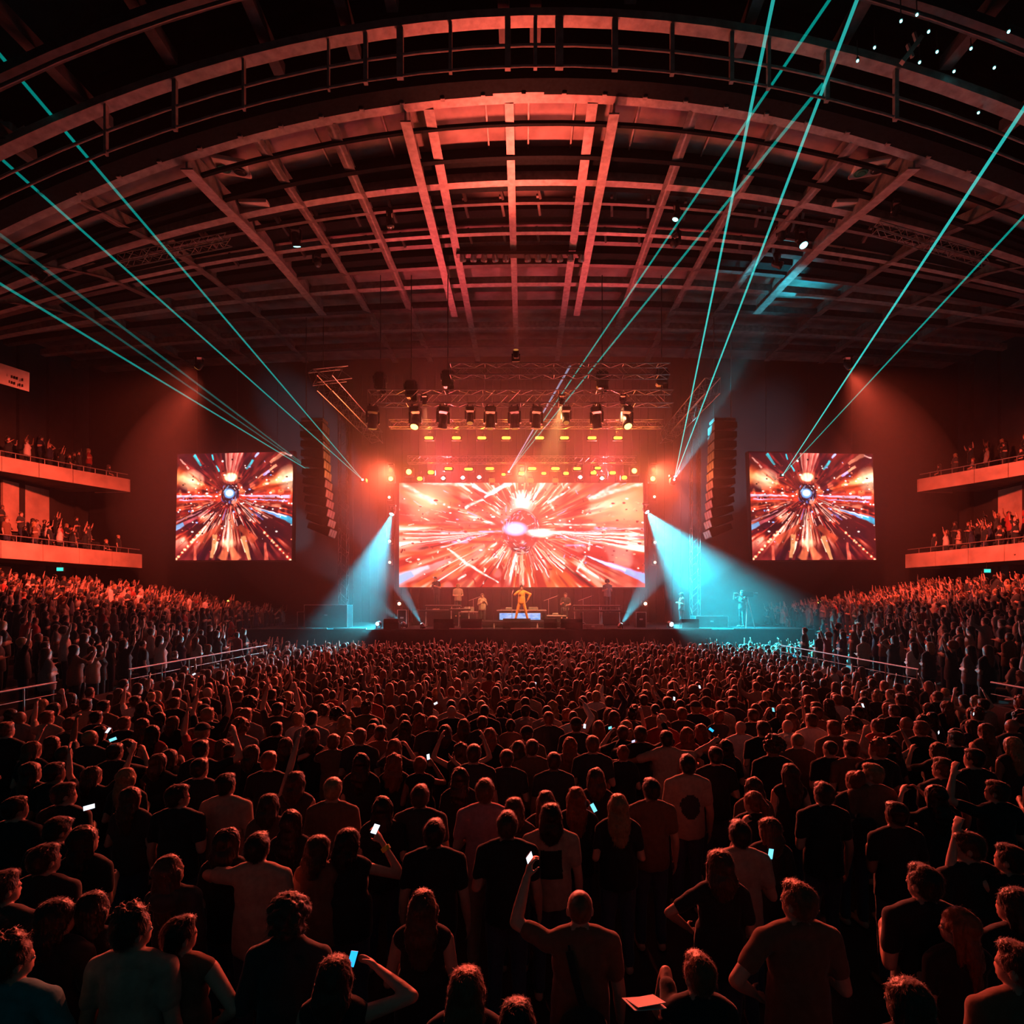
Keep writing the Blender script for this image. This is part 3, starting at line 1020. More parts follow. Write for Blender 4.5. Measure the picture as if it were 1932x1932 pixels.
# ---------------------------------------------------------------- lamps
E_AMB = emit('amber_lamp', (1.0, .27, .03), 5.0)
E_AMB2 = emit('amber_lamp_bright', (1.0, .36, .07), 9.0)
E_WHITE = emit('white_lamp', (1.0, .86, .86), 7.0)
E_BLUE = emit('blue_white_lamp', (.55, .9, 1.0), 12.0)
E_RED = emit('salmon_lamp', (1.0, .42, .26), 6.0)
E_TEAL = emit('teal_lamp', (.25, .95, .95), 5.0)
E_DIM = emit('amber_glow_lamp', (1.0, .36, .08), .5)


def sub(name, mb, m, t, smooth=False):
    return mb.obj(name, m, t, smooth)


def blinder(px, py, Y, w, h, energy, em, label, group):
    t = thing('blinder_light', label, 'stage light', P(px, py, Y), 0, group)
    mb = MB()
    mb.box((0, .14, 0), (w + .10, .22, h + .10), bev=.03)
    sub('housing', mb, M['black_metal'], t)
    mb = MB()
    if w > h * 1.3:
        k = .5 * h
        mb.prism([(-w / 2 + k * (1 - math.cos(a)), k * math.sin(a)) for a in np.linspace(-PI / 2, PI / 2, 7)][::-1] and
                 [(-w / 2 + k - k * math.cos(a), k * math.sin(a)) for a in np.linspace(-PI / 2, PI / 2, 7)] + [(w / 2 - k + k * math.cos(a), k * math.sin(a)) for a in np.linspace(PI / 2, -PI / 2, 7)], 1, -.01, .05)
    else:
        mb.lathe([(h / 2 * .6, 0), (h / 2, .03), (h / 2, .08)], 14, (0, .02, 0), Euler((-PI / 2, 0, 0)).to_matrix())
    sub('lamp_face', mb, em, t)
    mb = MB()
    mb.bar((0, .2, h / 2 + .04), (0, .2, h / 2 + .3), .04, .04)
    mb.box((0, .2, h / 2 + .32), (.1, .1, .08))
    sub('clamp', mb, M['black_metal'], t)
    if energy:
        light('blinder_glow', 'SPOT', P(px, py, Y - .12), energy * 1.05, AMBER, t, to=P(px, py, Y - .12) + Vector((0, -1, .12)), size=.12, spot=math.radians(135), blend=1.0)
    return t


UP = [809, 861, 909, 955, 1018, 1065, 1117, 1166]
for i, px in enumerate(UP):
    blinder(px, 826, 28.2, .44, .13, 130, E_AMB, f'{ordinal(i)} from the left of the eight amber bar lights in the upper row', 'amber bar lights in the upper row')
MID = [(846, 884, .40, .13), (884, 885, .44, .13), (924, 884, .44, .13), (1004, 884, .44, .13), (1048, 884, .44, .13), (1089, 884, .4, .13), (1128, 883, .32, .12)]
for i, (px, py, w, h) in enumerate(MID):
    blinder(px, py, 29.3, w, h, 110, E_AMB, f'{ordinal(i)} from the left of the amber bars hung level above the main screen', 'amber bars above the main screen')
LOW = [(792, 903, .30, .2), (813, 891, .34, .2), (950, 895, .22, .13), (984, 893, .32, .17), (1026, 893, .26, .13), (1068, 893, .3, .15), (1120, 892, .32, .16), (1156, 892, .34, .17), (1178, 901, .3, .2)]
for i, (px, py, w, h) in enumerate(LOW):
    blinder(px, py, 30.0, w, h, 100, E_AMB, f'{ordinal(i)} from the left of the small amber lamps just above the screen edge', 'small amber lamps at the screen edge')
for i, (px, py, w, e, nm) in enumerate(((771, 890, .42, 420, 'big blazing amber lamp above the left corner of the main screen'), (1197, 888, .40, 300, 'big blazing amber lamp above the right corner of the main screen'),
                                      (737, 903, .34, 340, 'round blazing amber lamp beside the top left corner of the main screen'), (1232, 903, .36, 340, 'round blazing amber lamp beside the top right corner of the main screen'))):
    blinder(px, py, 29.6, w, w * .95, e, E_AMB2, nm, None)
SIDE = [(734, 938, 'top', 'left'), (735, 1021, 'middle', 'left'), (735, 1061, 'lowest', 'left'), (1235, 937, 'top', 'right'), (1236, 1023, 'middle', 'right'), (1236, 1061, 'lowest', 'right')]
for px, py, a, b in SIDE:
    blinder(px, py, 30.6, .2, .2, 45, E_RED, f'{a} of the three small salmon lamps down the {b} side of the main screen', None)
blinder(753, 1139, 29.0, .24, .24, 40, E_RED, 'small salmon lamp standing low left of the keyboards', None)
blinder(1218, 1139, 29.0, .24, .24, 40, E_RED, 'small salmon lamp standing low right of the keyboards', None)
for i, px in enumerate((836, 873, 904, 1095, 1136)):
    blinder(px, (902, 901, 900, 900, 902)[i], 30.3, .17, .26, 0, E_WHITE, f'{ordinal(i)} from the left of the five small white lamps on the screen top', 'small white lamps on the screen top')
for i, px in enumerate((928, 1001, 1048)):
    blinder(px, 906, 30.5, .14, .36, 25, E_DIM, f'{ordinal(i)} from the left of the three orange uplights at the screen top edge', None)


def moving_head(loc, tilt, pan, scale, label, em, group=None, lit=None, upright=False, cat='moving head light'):
    """Hanging moving head: base box with clamps, yoke, barrel head with lens. tilt 0 = straight down."""
    s = scale
    t = thing('moving_head_light', label, cat, loc, pan, group)
    up = -1 if upright else 1
    mb = MB()
    mb.box((0, 0, up * -.12 * s), (.42 * s, .34 * s, .2 * s), bev=.04 * s)
    if not upright:
        mb.box((-.12 * s, 0, .02 * s), (.06 * s, .08 * s, .12 * s))
        mb.box((.12 * s, 0, .02 * s), (.06 * s, .08 * s, .12 * s))
    sub('base', mb, M['black_metal'], t)
    for sx in (-1, 1):
        mb = MB()
        mb.box((sx * .22 * s, 0, up * -.42 * s), (.07 * s, .18 * s, .46 * s), bev=.03 * s)
        sub('yoke_arm', mb, M['black_metal'], t)
    R = Euler((tilt, 0, 0)).to_matrix()
    if upright:
        R = R @ Euler((PI, 0, 0)).to_matrix()
    c = Vector((0, 0, up * -.55 * s))
    mb = MB()
    mb.lathe([(.08 * s, .27 * s), (.15 * s, .22 * s), (.175 * s, .05 * s), (.165 * s, -.1 * s), (.185 * s, -.2 * s), (.185 * s, -.26 * s), (.15 * s, -.27 * s)], 16, c, R)
    h = sub('head', mb, M['black_metal'], t, False)
    mb = MB()
    mb.lathe([(.145 * s, -.262 * s), (.14 * s, -.285 * s), (.05 * s, -.30 * s)], 16, c, R)
    sub('lens', mb, em, t)
    return t, c, R


E_GLASS = mat('lens_glass', (.05, .05, .05), .08, 0, spec=.8)
MH = [(703, 777, .5, 'rim', 0), (784, 772, -.2, 'amb', 0), (836, 772, .55, 'rim', 0), (887, 765, 0, 'rim', 0), (925, 774, .3, 'rim', 0), (971, 772, .4, 'rim', 0), (1012, 773, .45, 'rim', 0), (1068, 768, -.1, 'rim', 0), (1126, 775, .5, 'rim', 0), (1182, 774, -.3, 'amb', 0)]
for i, (px, py, tl_, k, _) in enumerate(MH):
    p = P(px, 762, 24.0)
    sc = 1.15 if i not in (3, 7) else .9
    t, c, R = moving_head(p - Vector((0, 0, .12)), tl_ - .25, (.4, -.2, .5, 0, .1, -.3, .3, 0, -.4, .25)[i], sc,
                          f'{ordinal(i)} from the left of the black moving heads hung under the front truss', E_DIM if k == 'rim' else E_AMB2, 'moving heads under the front truss')
for i, (px, py) in enumerate(((718, 720), (776, 735), (845, 715), (1136, 717), (1248, 712))):
    mb = MB()
    t = thing('chain_hoist', f'{ordinal(i)} from the left of the dark chain motors above the front truss', 'hoist', P(px, py, 24.0))
    mb.box((0, 0, 0), (.5, .4, .75), bev=.08)
    mb.tube([(-.3, 0, .1), (.3, 0, .1)], .17, 10)
    sub('motor', mb, M['black_metal'], t)
    mb = MB()
    mb.tube([(0, 0, -.3), (0, 0, -.75)], .03, 6)
    mb.tube([(0, 0, .3), (0, 0, 17.6 - P(px, py, 24).z)], .022, 6)
    sub('chain', mb, M['dark_steel'], t)
    mb = MB()
    mb.box((.15, -.05, -.42), (.22, .22, .3), bev=.05)
    sub('chain_bag', mb, M['black_drape'], t)


# narrow beams and wash beams: spotlights in fixtures
def beam_fixture(loc, to, energy, ang, color, label, em, blend=.6, scale=.8, upright=False, size=.06):
    loc, to = Vector(loc), Vector(to)
    d = (to - loc).normalized()
    t = thing('beam_light', label, 'stage light', loc)
    q = d.to_track_quat('-Z', 'Y').to_matrix()
    s = scale
    mb = MB()
    mb.lathe([(.07 * s, .42 * s), (.15 * s, .36 * s), (.18 * s, .15 * s), (.17 * s, .02 * s), (.16 * s, 0)], 16, (0, 0, 0), q)
    sub('head', mb, M['black_metal'], t)
    mb = MB()
    mb.lathe([(.145 * s, -.004), (.13 * s, -.02), (.05 * s, -.03)], 16, (0, 0, 0), q)
    sub('lens', mb, em, t)
    mb = MB()
    back = -d * .2 * s
    x = q @ Vector((1, 0, 0))
    v = Vector((0, 0, -1 if upright else 1))
    for k in (-1, 1):
        mb.bar(back + x * k * .2 * s, back + x * k * .2 * s + v * .34 * s, .05 * s, .08 * s)
    mb.box(back + v * .4 * s, (.45 * s, .3 * s, .12 * s), bev=.02)
    sub('yoke', mb, M['black_metal'], t)
    light('beam_glow', 'SPOT', loc + d * .06, energy, color, t, to=to + d * .06, size=size, spot=math.radians(ang), blend=blend)
    return t


beam_fixture(P(739, 970, 29.5), P(625, 1290, 25.4), 120000, 35, (.008, .43, .60), 'beam light at the left edge of the main screen throwing a blue cone down', E_BLUE, blend=1.0)
beam_fixture(P(1221, 966, 29.5), P(1418, 1220, 25.4), 260000, 46, (.008, .44, .58), 'beam light at the right edge of the main screen throwing a wide blue cone', E_BLUE, blend=1.0)
beam_fixture(P(1272, 904, 27.0), P(1420, 560, 25.4), 190000, 38, (.004, .44, .54), 'beam light right of the screen throwing a broad teal shaft up to the roof', E_BLUE, blend=1.0)
beam_fixture(P(796, 1178, 26.2), P(715, 1040, 29.0), 30000, 17, (.03, .6, .8), 'floor beam light left of the keyboards shining up and left', E_BLUE, upright=True, scale=.6)
beam_fixture(P(760, 1176, 26.4), P(672, 1105, 29.0), 20000, 15, (.03, .6, .75), 'low floor beam light beside a dark case, shining far left', E_BLUE, upright=True, scale=.6)
beam_fixture(P(1172, 1178, 26.2), P(1250, 1060, 29.0), 34000, 23, (.03, .6, .8), 'floor beam light right of the keyboards shining up and right', E_BLUE, upright=True, scale=.6)
beam_fixture(P(1267, 1178, 26.2), (8.0, 22.3, 1.6), 3600, 46, (.05, .6, .75), 'dazzling white floor lamp near the right end of the stage', E_BLUE, upright=True, scale=.7)
beam_fixture(P(712, 1177, 26.2), (-8.2, 22.3, 1.6), 3600, 44, (.05, .6, .75), 'added white floor lamp near the left end of the stage', E_BLUE, upright=True, scale=.6)  # added to spread teal over the haze and crowd on this side
# red flood aimed at the roof; two more added to redden the tiers
beam_fixture((-.3, 21.6, 13.3), (-.2, 17.3, 18.4), 7000, 74, (1.0, .105, .06), 'red flood on the upper truss aimed at the middle of the roof', E_DIM, blend=1.0, size=.3, scale=.7, upright=True)
for sx, nm in ((-1, 'left'), (1, 'right')):
    beam_fixture((sx * 13.5, 23.0, 13.2), (sx * 23.2, 26.5, 4.8), 22000, 96, (1.0, .09, .045), f'added red flood under the {nm} of the roof aimed at the {nm} tier', E_DIM, blend=1.0, size=.3, scale=.8)


# added red washes that rim the crowd, and an added key for the singer
for x, tx, nm in ((-7.0, -4.5, 'left end'), (-.1, .4, 'middle'), (6.85, 5.0, 'right end')):
    beam_fixture((x, 29.3, 10.45), (tx, 4.0, 1.4), 21000, 32, (1.0, .105, .05), f'added red audience wash light at the {nm} of the rig above the main screen', E_DIM, blend=1.0, size=.3, scale=.7)
beam_fixture((1.6, 23.6, 11.9), (0, 28.4, 3.4), 10000, 44, (1.0, .42, .14), 'added warm key light on the front truss aimed at the singer', E_DIM, blend=.8, scale=.6)

for sx, nm in ((-1, 'left'), (1, 'right')):  # crimson washes added to redden the haze above the stage
    beam_fixture((sx * 4.6, 31.7, 10.6), (sx * 3.0, 24.0, 13.0), 5200, 110, (1.0, .07, .085), f'added crimson wash light behind the top edge of the {nm} half of the main screen', E_DIM, blend=1.0, size=.3, scale=.7, upright=True)
for sx, nm in ((-1, 'left'), (1, 'right')):  # extra keys added to brighten the band
    beam_fixture((sx * 4.2, 23.6, 11.9), (sx * 4.4, 28.8, 3.2), 5000, 34, (1.0, .30, .13), f'added warm key light on the front truss aimed at the {nm} musicians', E_DIM, blend=.8, scale=.6)

# ---------------------------------------------------------------- line arrays
def line_array(px_top, px_bot, Y, toe, label, n=12):
    a, b = P(*px_top, Y), P(*px_bot, Y)
    t = thing('line_array', label, 'loudspeaker', a)
    H = a.z - b.z
    ch = H / n
    for i in range(n):
        k = i / (n - 1)
        x = (b.x - a.x) * (k ** 1.8)
        ang = .03 + .30 * k ** 2
        R = Euler((0, 0, toe)).to_matrix() @ Euler((ang, 0, 0)).to_matrix()
        c = Vector((x, .12 * k, -(i + .5) * ch))
        mb = MB()
        w, d, h = 1.1, 1.0, ch * .94
        mb.prism([(-d / 2, -h / 2), (-d / 2, h / 2), (d / 2, h * .32), (d / 2, -h * .32)], 0, -w / 2, w / 2)
        mb.v = [tuple(R @ Vector(v) + c) for v in mb.v]
        cab = mb.obj('speaker_cabinet', M['black'], t)
        mb = MB()
        for s_ in (-1, 0, 1):
            mb.box((s_ * .37, -d / 2 - .012, 0), (.33, .02, h * .8))
        mb.v = [tuple(R @ Vector(v) + c) for v in mb.v]
        mb.obj('grille', M['dark_steel'], cab)
    mb = MB()
    mb.box((0, 0, .12), (1.0, .7, .12))
    mb.tube([(-.4, 0, .15), (-.4, 0, 16.8 - a.z)], .02, 6)
    mb.tube([(.4, 0, .15), (.4, 0, 16.8 - a.z)], .02, 6)
    mb.obj('flying_frame', M['dark_steel'], t)
    return t


line_array((594, 800), (606, 1008), 26.0, 1.62, 'tall curved line array hanging left of the stage beside the left screen')
line_array((1363, 800), (1356, 1010), 26.0, -1.62, 'tall curved line array hanging right of the stage beside the right screen')


# ---------------------------------------------------------------- lasers
def laser_mat(name, col, s):
    m = emit(name, col, s)
    nt = m.node_tree
    e = [n for n in nt.nodes if n.type == 'EMISSION'][0]
    tr = nt.nodes.new('ShaderNodeBsdfTransparent')
    ad = nt.nodes.new('ShaderNodeAddShader')
    nt.links.new(e.outputs[0], ad.inputs[0])
    nt.links.new(tr.outputs[0], ad.inputs[1])
    nt.links.new(ad.outputs[0], nt.nodes['Material Output'].inputs[0])
    return m


L_TEAL, L_DIM, L_CYAN, L_WHITE = ('laser_teal', (0.0, .40, .34), .60), ('laser_faint', (0.0, .16, .14), .40), ('laser_cyan', (.03, .60, .55), .80), ('laser_pale', (.45, .6, .9), .5)
_ramps = {}


def laser_ramp(m, r0, r1, n):
    key = (m[0], round(r1 / r0, 1))
    if key not in _ramps:
        _ramps[key] = [laser_mat(f'{m[0]}_{k}', m[1], m[2] * r0 / (r0 + (r1 - r0) * (k / n) ** 1.5)) for k in range(n)]
    return _ramps[key]


def laser(src, Y, beams, label, cat='laser'):
    p = P(*src, Y)
    t = thing('laser_projector', label, cat, p)
    mb = MB()
    mb.box((0, .2, 0), (.3, .34, .2), bev=.02)
    sub('housing', mb, M['black_metal'], t)
    mb = MB()
    mb.sphere((0, 0, 0), .05, 10, 6)
    sub('aperture', mb, E_TEAL, t)
    for (ex, ey, Ye, m, r0, r1) in beams:
        e = P(ex, ey, Ye)
        if Ye < 15.5 and Ye != 13.85:      # on to the dark vault or the side wall
            k = 1.0
            while k < 3:
                q = p + (e - p) * (k + .01)
                if q.z > rz_(q.x, q.y, 20.5) or abs(q.x) > 27 or q.y < 3.3:
                    break
                k += .01
            r1, e = r0 + (r1 - r0) * k, p + (e - p) * k
        mb = MB()
        n = 9
        r1 = max(r1, r0 * 2.6)
        for k in range(n):      # the light thins out as the beam widens
            a_, b_ = (k / n) ** 1.5, ((k + 1) / n) ** 1.5
            mb.tube([(e - p) * a_, (e - p) * b_], [r0 + (r1 - r0) * a_, r0 + (r1 - r0) * b_], 8, k, cap=False)
        sub('laser_beam', mb, laser_ramp(m, r0, r1, n), t)
    return t


laser((684, 905), 27.5, [(-50, 45, 12.2, L_TEAL, .015, .040), (-40, 262, 14.2, L_TEAL, .014, .038)], 'laser projector left of the main screen with two teal beams to the upper left')
laser((610, 904), 26.9, [(-30, 517, 16.5, L_TEAL, .016, .022), (-30, 420, 14.5, L_DIM, .02, .025), (-20, 470, 15.5, L_DIM, .016, .02)], 'laser projector by the left line array with faint teal beams to the far left')
laser((960, 890), 29.8, [(1076, 690, 24.5, L_WHITE, .018, .022), (1592, -40, 12.4, L_TEAL, .016, .028), (1553, 158, 13.85, L_TEAL, .016, .026)], 'laser projector above the main screen centre with three beams to the upper right')
laser((1272, 905), 26.1, [(1463, -20, 12.4, L_CYAN, .016, .044), (1632, -40, 12.2, L_CYAN, .016, .044)], 'laser projector at the right stage end with two bright steep beams')
laser((1477, 896), 29.9, [(1945, 185, 10.5, L_CYAN, .016, .036), (1950, 388, 14, L_TEAL, .014, .028)], 'laser projector before the right screen with two beams to the far right')

# ---------------------------------------------------------------- roof fittings
def flood_panel(px, py, Y, w, label, em=None):
    p = P(px, py, Y)
    t = thing('roof_floodlight', label, 'floodlight', p)
    R = Euler((.12, 0, .25 if px < 966 else -.25)).to_matrix()
    mb = MB()
    mb.box((0, 0, .06), (w, w * .85, .12), bev=.03)
    mb.v = [tuple(R @ Vector(v)) for v in mb.v]
    sub('panel', mb, M['white_panel'], t)
    for sx in (-1, 1):
        mb = MB()
        mb.lathe([(w * .19, -.03), (w * .21, .0), (w * .19, .02)], 18, (sx * w * .23, .05, -.02))
        mb.lathe([(w * .12, -.05), (w * .14, -.03), (w * .13, .0)], 18, (sx * w * .23, .05, -.02))
        mb.v = [tuple(R @ Vector(v)) for v in mb.v]
        sub('lamp_bowl', mb, M['black_metal'] if sx > 0 else mat('green_glass', (.03, .22, .17), .1, spec=.8), t)
    mb = MB()
    mb.bar((0, 0, .1), (0, .1, 1.2), .08, .08)
    sub('bracket', mb, M['dark_steel'], t)


flood_panel(437, 318, 17.4, 1.0, 'square pale floodlight with two round bowls under the left of the roof')
flood_panel(1641, 320, 17.4, 1.0, 'square pale floodlight with two round bowls under the right of the roof')
for px, nm in ((482, 'left'), (1597, 'right')):
    p = P(px, 386, 19.0)
    mb = MB()
    mb.box((0, 0, 0), (.95, .5, .12), Euler((.1, 0, 0)).to_matrix(), bev=.02)
    tag(mb.obj('roof_vent_panel', M['white_panel'], at=None), f'small pale rectangular panel under the roof, below the {nm} floodlight', 'panel').location = p
# moving heads and hardware under the roof, teal glints put in as glowing lenses
for i, (px, py, Y, s, nm) in enumerate(((558, 440, 21, .9, 'fixture with painted teal glint hung under the roof left of the central girders'), (598, 490, 22.5, .7, 'small fixture hung under the roof right of the left teal one'),
                                         (1277, 398, 20, .7, 'fixture with painted teal glint hung under the roof beside the slanting beams'), (1276, 450, 21.5, .8, 'pale fixture hung below the teal one, right of the central girders'),
                                         (1475, 432, 21, .8, 'pale fixture crossed by the steep right beam'), (1512, 440, 21, 1.0, 'double fixture with painted teal glint under the roof far right of the centre'),
                                         (1466, 492, 22.5, .8, 'small white lit fixture under the roof near the right beams'), (735, 412, 19.6, .7, 'small pale fixture under the roof left of the left central girder'),
                                         (70, 500, 18.5, .9, 'red lit fixture under the roof at the far left edge'), (1690, 392, 18.0, .6, 'orange lit fixture beside the right sloping girder'))):
    moving_head(P(px, py - 14, Y), (.5, -.6, .3, .9, -.8, .4, 1.0, .2, 1.1, .7)[i], i * .7, s, nm, E_TEAL if i in (0, 2, 5) else E_GLASS)
# batten with bluish fittings in the middle of the roof
p = P(985, 486, 22.9)
t = thing('light_batten', 'dark batten with bluish lamps across the middle of the roof', 'batten', p)
mb = MB()
mb.box((0, 0, .12), (5.4, .3, .12), bev=.02)
sub('bar', mb, M['black_metal'], t)
for k in range(12):
    x = -2.45 + .445 * k
    if k == 5:
        continue
    mb = MB()
    mb.lathe([(.11, -.16), (.14, -.1), (.10, .1)], 10, (x, 0, 0), Euler((.5, 0, .3 * (k % 3 - 1))).to_matrix())
    ln = sub('lamp_can', mb, M['alu'], t)
for i, (px, py, Y) in enumerate(((1730, 28, 12.2), (1752, 60, 12.5), (1768, 98, 12.8), (1618, 115, 13), (1650, 90, 13), (1735, 118, 13), (1800, 135, 13.5), (1832, 92, 12.8), (1876, 128, 13.3), (1846, 213, 14), (1903, 60, 12), (1700, 40, 12))):  # laser speckle put in as small glowing dots on stems
    p = P(px, py, Y)
    t = thing('laser_speckle', f'{ordinal(i)} from the left of the painted laser speckles in the upper right of the roof', 'lamp', p, 0, 'painted laser speckles under the roof')
    mb = MB()
    mb.sphere((0, 0, 0), .028, 8, 6)
    sub('bulb', mb, E_TEAL, t)
    mb = MB()
    mb.tube([(0, 0, .02), (0, .02, .5)], .012, 6)
    mb.lathe([(.04, .02), (.03, .08), (.01, .1)], 8)
    sub('stem', mb, M['black_metal'], t)
# blue lit conduits along the near top-left arch
p = P(30, 245, 14.6)
mb = MB()
mb.tube([P(0, 268, 14.6), P(48, 240, 14.6)], .05, 6)
mb.tube([P(2, 228, 14.6), P(22, 268, 14.6)], .05, 6)
mb.tube([P(22, 268, 14.6), P(48, 240, 14.6)], .05, 6)
mb.box(P(12, 246, 14.6), (.5, .3, .3), bev=.05)
tag(mb.obj('pipe_bracket', M['grey_steel'], at=p), 'red lit pipe bracket on the left end of the arch girder', 'bracket')
mb = MB()
mb.bar(P(1702, 118, 13), P(1738, 70, 13), .1, .1)
mb.bar(P(1712, 84, 13), P(1722, 108, 13), .06, .06)
mb.bar(P(1724, 62, 13), P(1732, 86, 13), .06, .06)
tag(mb.obj('pipe_bracket', M['grey_steel'], at=P(1720, 95, 13)), 'red lit pipe clamp hanging among the upper right roof beams', 'bracket')

# exit signs, yellow lamps, pale sign on the left wall
for px, py, nm in ((113, 1074, 'left'), (1863, 1077, 'right')):
    p = P(px, py, 27.6)
    t = thing('exit_sign', f'small lit green exit sign under the lower {nm} balcony', 'sign', p)
    mb = MB()
    mb.box((0, .05, 0), (.36, .08, .2), bev=.01)
    sub('case', mb, M['black_metal'], t)
    mb = MB()
    mb.box((0, 0, 0), (.33, .02, .17), bev=.008)
    sub('face', mb, emit('exit_green', (.05, .75, .62), 1.3), t)
    mb = MB()
    mb.tube([(0, .05, .1), (0, .05, 5.5 - p.z)], .012, 6)
    sub('hanger', mb, M['black_metal'], t)
for px, py, nm in ((432, 1134, 'left'), (1545, 1136, 'right')):
    p = P(px, py, 33.9)
    t = thing('wall_lamp', f'tiny yellow lamp on the dark wall below the {nm} screen', 'lamp', p)
    mb = MB()
    mb.sphere((0, 0, 0), (.13, .08, .07), 10, 6)
    sub('bulb', mb, emit('yellow_lamp', (1, .72, .12), 2.5), t)
    mb = MB()
    mb.box((0, .2, .08), (.2, .4, .06), bev=.01)
    sub('arm', mb, M['black_metal'], t)
p = P(24, 712, 25.0)
t = thing('wall_sign', 'pale sign with faint lines of print high on the left wall', 'sign', p)
mb = MB()
mb.add([P(-40, 672, 24.2) - p, P(53, 702, 25.4) - p, P(52, 738, 25.4) - p, P(-40, 712, 24.2) - p] + [q + Vector((0, .08, 0)) for q in (P(-40, 672, 24.2) - p, P(53, 702, 25.4) - p, P(52, 738, 25.4) - p, P(-40, 712, 24.2) - p)],
       [(0, 1, 2, 3), (7, 6, 5, 4), (0, 4, 5, 1), (1, 5, 6, 2), (2, 6, 7, 3), (3, 7, 4, 0)])
sub('board', mb, M['white_panel'], t)
for r in range(2):
    mb = MB()
    for k in range(9):
        if (k + r) % 4 == 3:
            continue
        x = 2 + 5 * k
        yb = 700 + x * .3 + 11 * r
        Yk = 24.5 + (x + 40) / 93 * .9
        mb.box(P(x, yb + 4, Yk - .12) - p, (.075, .02, .12))
    sub('print', mb, M['dark_steel'], t)
# ================================================================ people
def cap(mb, a, b, ra, rb, n=10, hs=4):
    a, b = Vector(a), Vector(b)
    d = b - a
    if d.length < 1e-5:
        return mb.sphere(a, ra, n, 2 * hs)
    q = d.to_track_quat('Z', 'Y').to_matrix()
    L = d.length
    prof = [(ra * math.sin(t), -ra * math.cos(t)) for t in np.linspace(.15, PI / 2, hs)]
    prof += [(rb * math.cos(t), L + rb * math.sin(t)) for t in np.linspace(0, PI / 2 - .15, hs)]
    return mb.lathe(prof, n, a, q)


def vnoise(p, f, seed=0):
    """Cheap smooth value noise for an (n, 3) array, about -1..1."""
    rg = np.random.RandomState(seed)
    out = np.zeros(len(p))
    for k in range(5):
        d = rg.normal(size=3)
        d /= np.linalg.norm(d)
        out += np.sin(p @ d * f * (1 + .35 * k) + rg.uniform(0, 6))
    return out / 2.6


def remeshed(mb, name, voxel, smooth=2, disp=None):
    me = mb.mesh('tmp')
    o = bpy.data.objects.new('tmp', me)
    COL.objects.link(o)
    m = o.modifiers.new('r', 'REMESH')
    m.mode = 'VOXEL'
    m.voxel_size = voxel
    m.use_smooth_shade = True
    if smooth:
        s_ = o.modifiers.new('s', 'SMOOTH')
        s_.factor = .5
        s_.iterations = smooth
    dg = bpy.context.evaluated_depsgraph_get()
    out = bpy.data.meshes.new_from_object(o.evaluated_get(dg))
    out.name = name
    bpy.data.objects.remove(o)
    bpy.data.meshes.remove(me)
    # keep only the largest connected shell
    bm = bmesh.new()
    bm.from_mesh(out)
    left, best = set(bm.verts), []
    while left:
        st = [next(iter(left))]
        left.discard(st[0])
        comp = [st[0]]
        while st:
            v = st.pop()
            for e in v.link_edges:
                w = e.other_vert(v)
                if w in left:
                    left.discard(w)
                    comp.append(w)
                    st.append(w)
        if len(comp) > len(best):
            best = comp
    keep = set(best)
    if len(keep) < len(bm.verts):
        bmesh.ops.delete(bm, geom=[v for v in bm.verts if v not in keep], context='VERTS')
        bm.to_mesh(out)
    bm.free()
    if disp is not None:
        n = len(out.vertices)
        co, no = np.empty(n * 3), np.empty(n * 3)
        out.vertices.foreach_get('co', co)
        out.vertex_normals.foreach_get('vector', no)
        co, no = co.reshape(-1, 3), no.reshape(-1, 3)
        co = co + no * disp(co, no)[:, None]
        out.vertices.foreach_set('co', co.ravel())
    out.polygons.foreach_set('use_smooth', [True] * len(out.polygons))
    out.materials.clear()
    out.update()
    return out


# arm poses: elbow and wrist relative to the shoulder joint, x outward
ARMS = {
    'down': ((.055, -.02, -.29), (.075, .05, -.53)), 'front': ((.06, -.05, -.27), (-.04, .17, -.20)),
    'chest': ((.08, -.03, -.27), (-.07, .16, -.08)), 'up': ((.10, .08, .25), (.05, .12, .49)), 'upout': ((.17, .06, .21), (.22, .12, .45)),
    'upbent': ((.24, .08, .10), (.15, .14, .34)), 'phone': ((.12, .19, -.08), (-.05, .34, .13)), 'high': ((.14, .15, .18), (.02, .27, .39)),
    'wide': ((.28, .0, .0), (.46, .08, .14)), 'hip': ((.21, -.09, -.19), (.05, .05, -.36)), 'head': ((.23, .05, .14), (.06, .0, .27)),
    'sideways': ((.26, .05, -.10), (.50, .12, -.12)), 'fist': ((.16, .14, .15), (.12, .14, .40)), 'lap': ((.06, .05, -.27), (-.05, .27, -.30)),
}


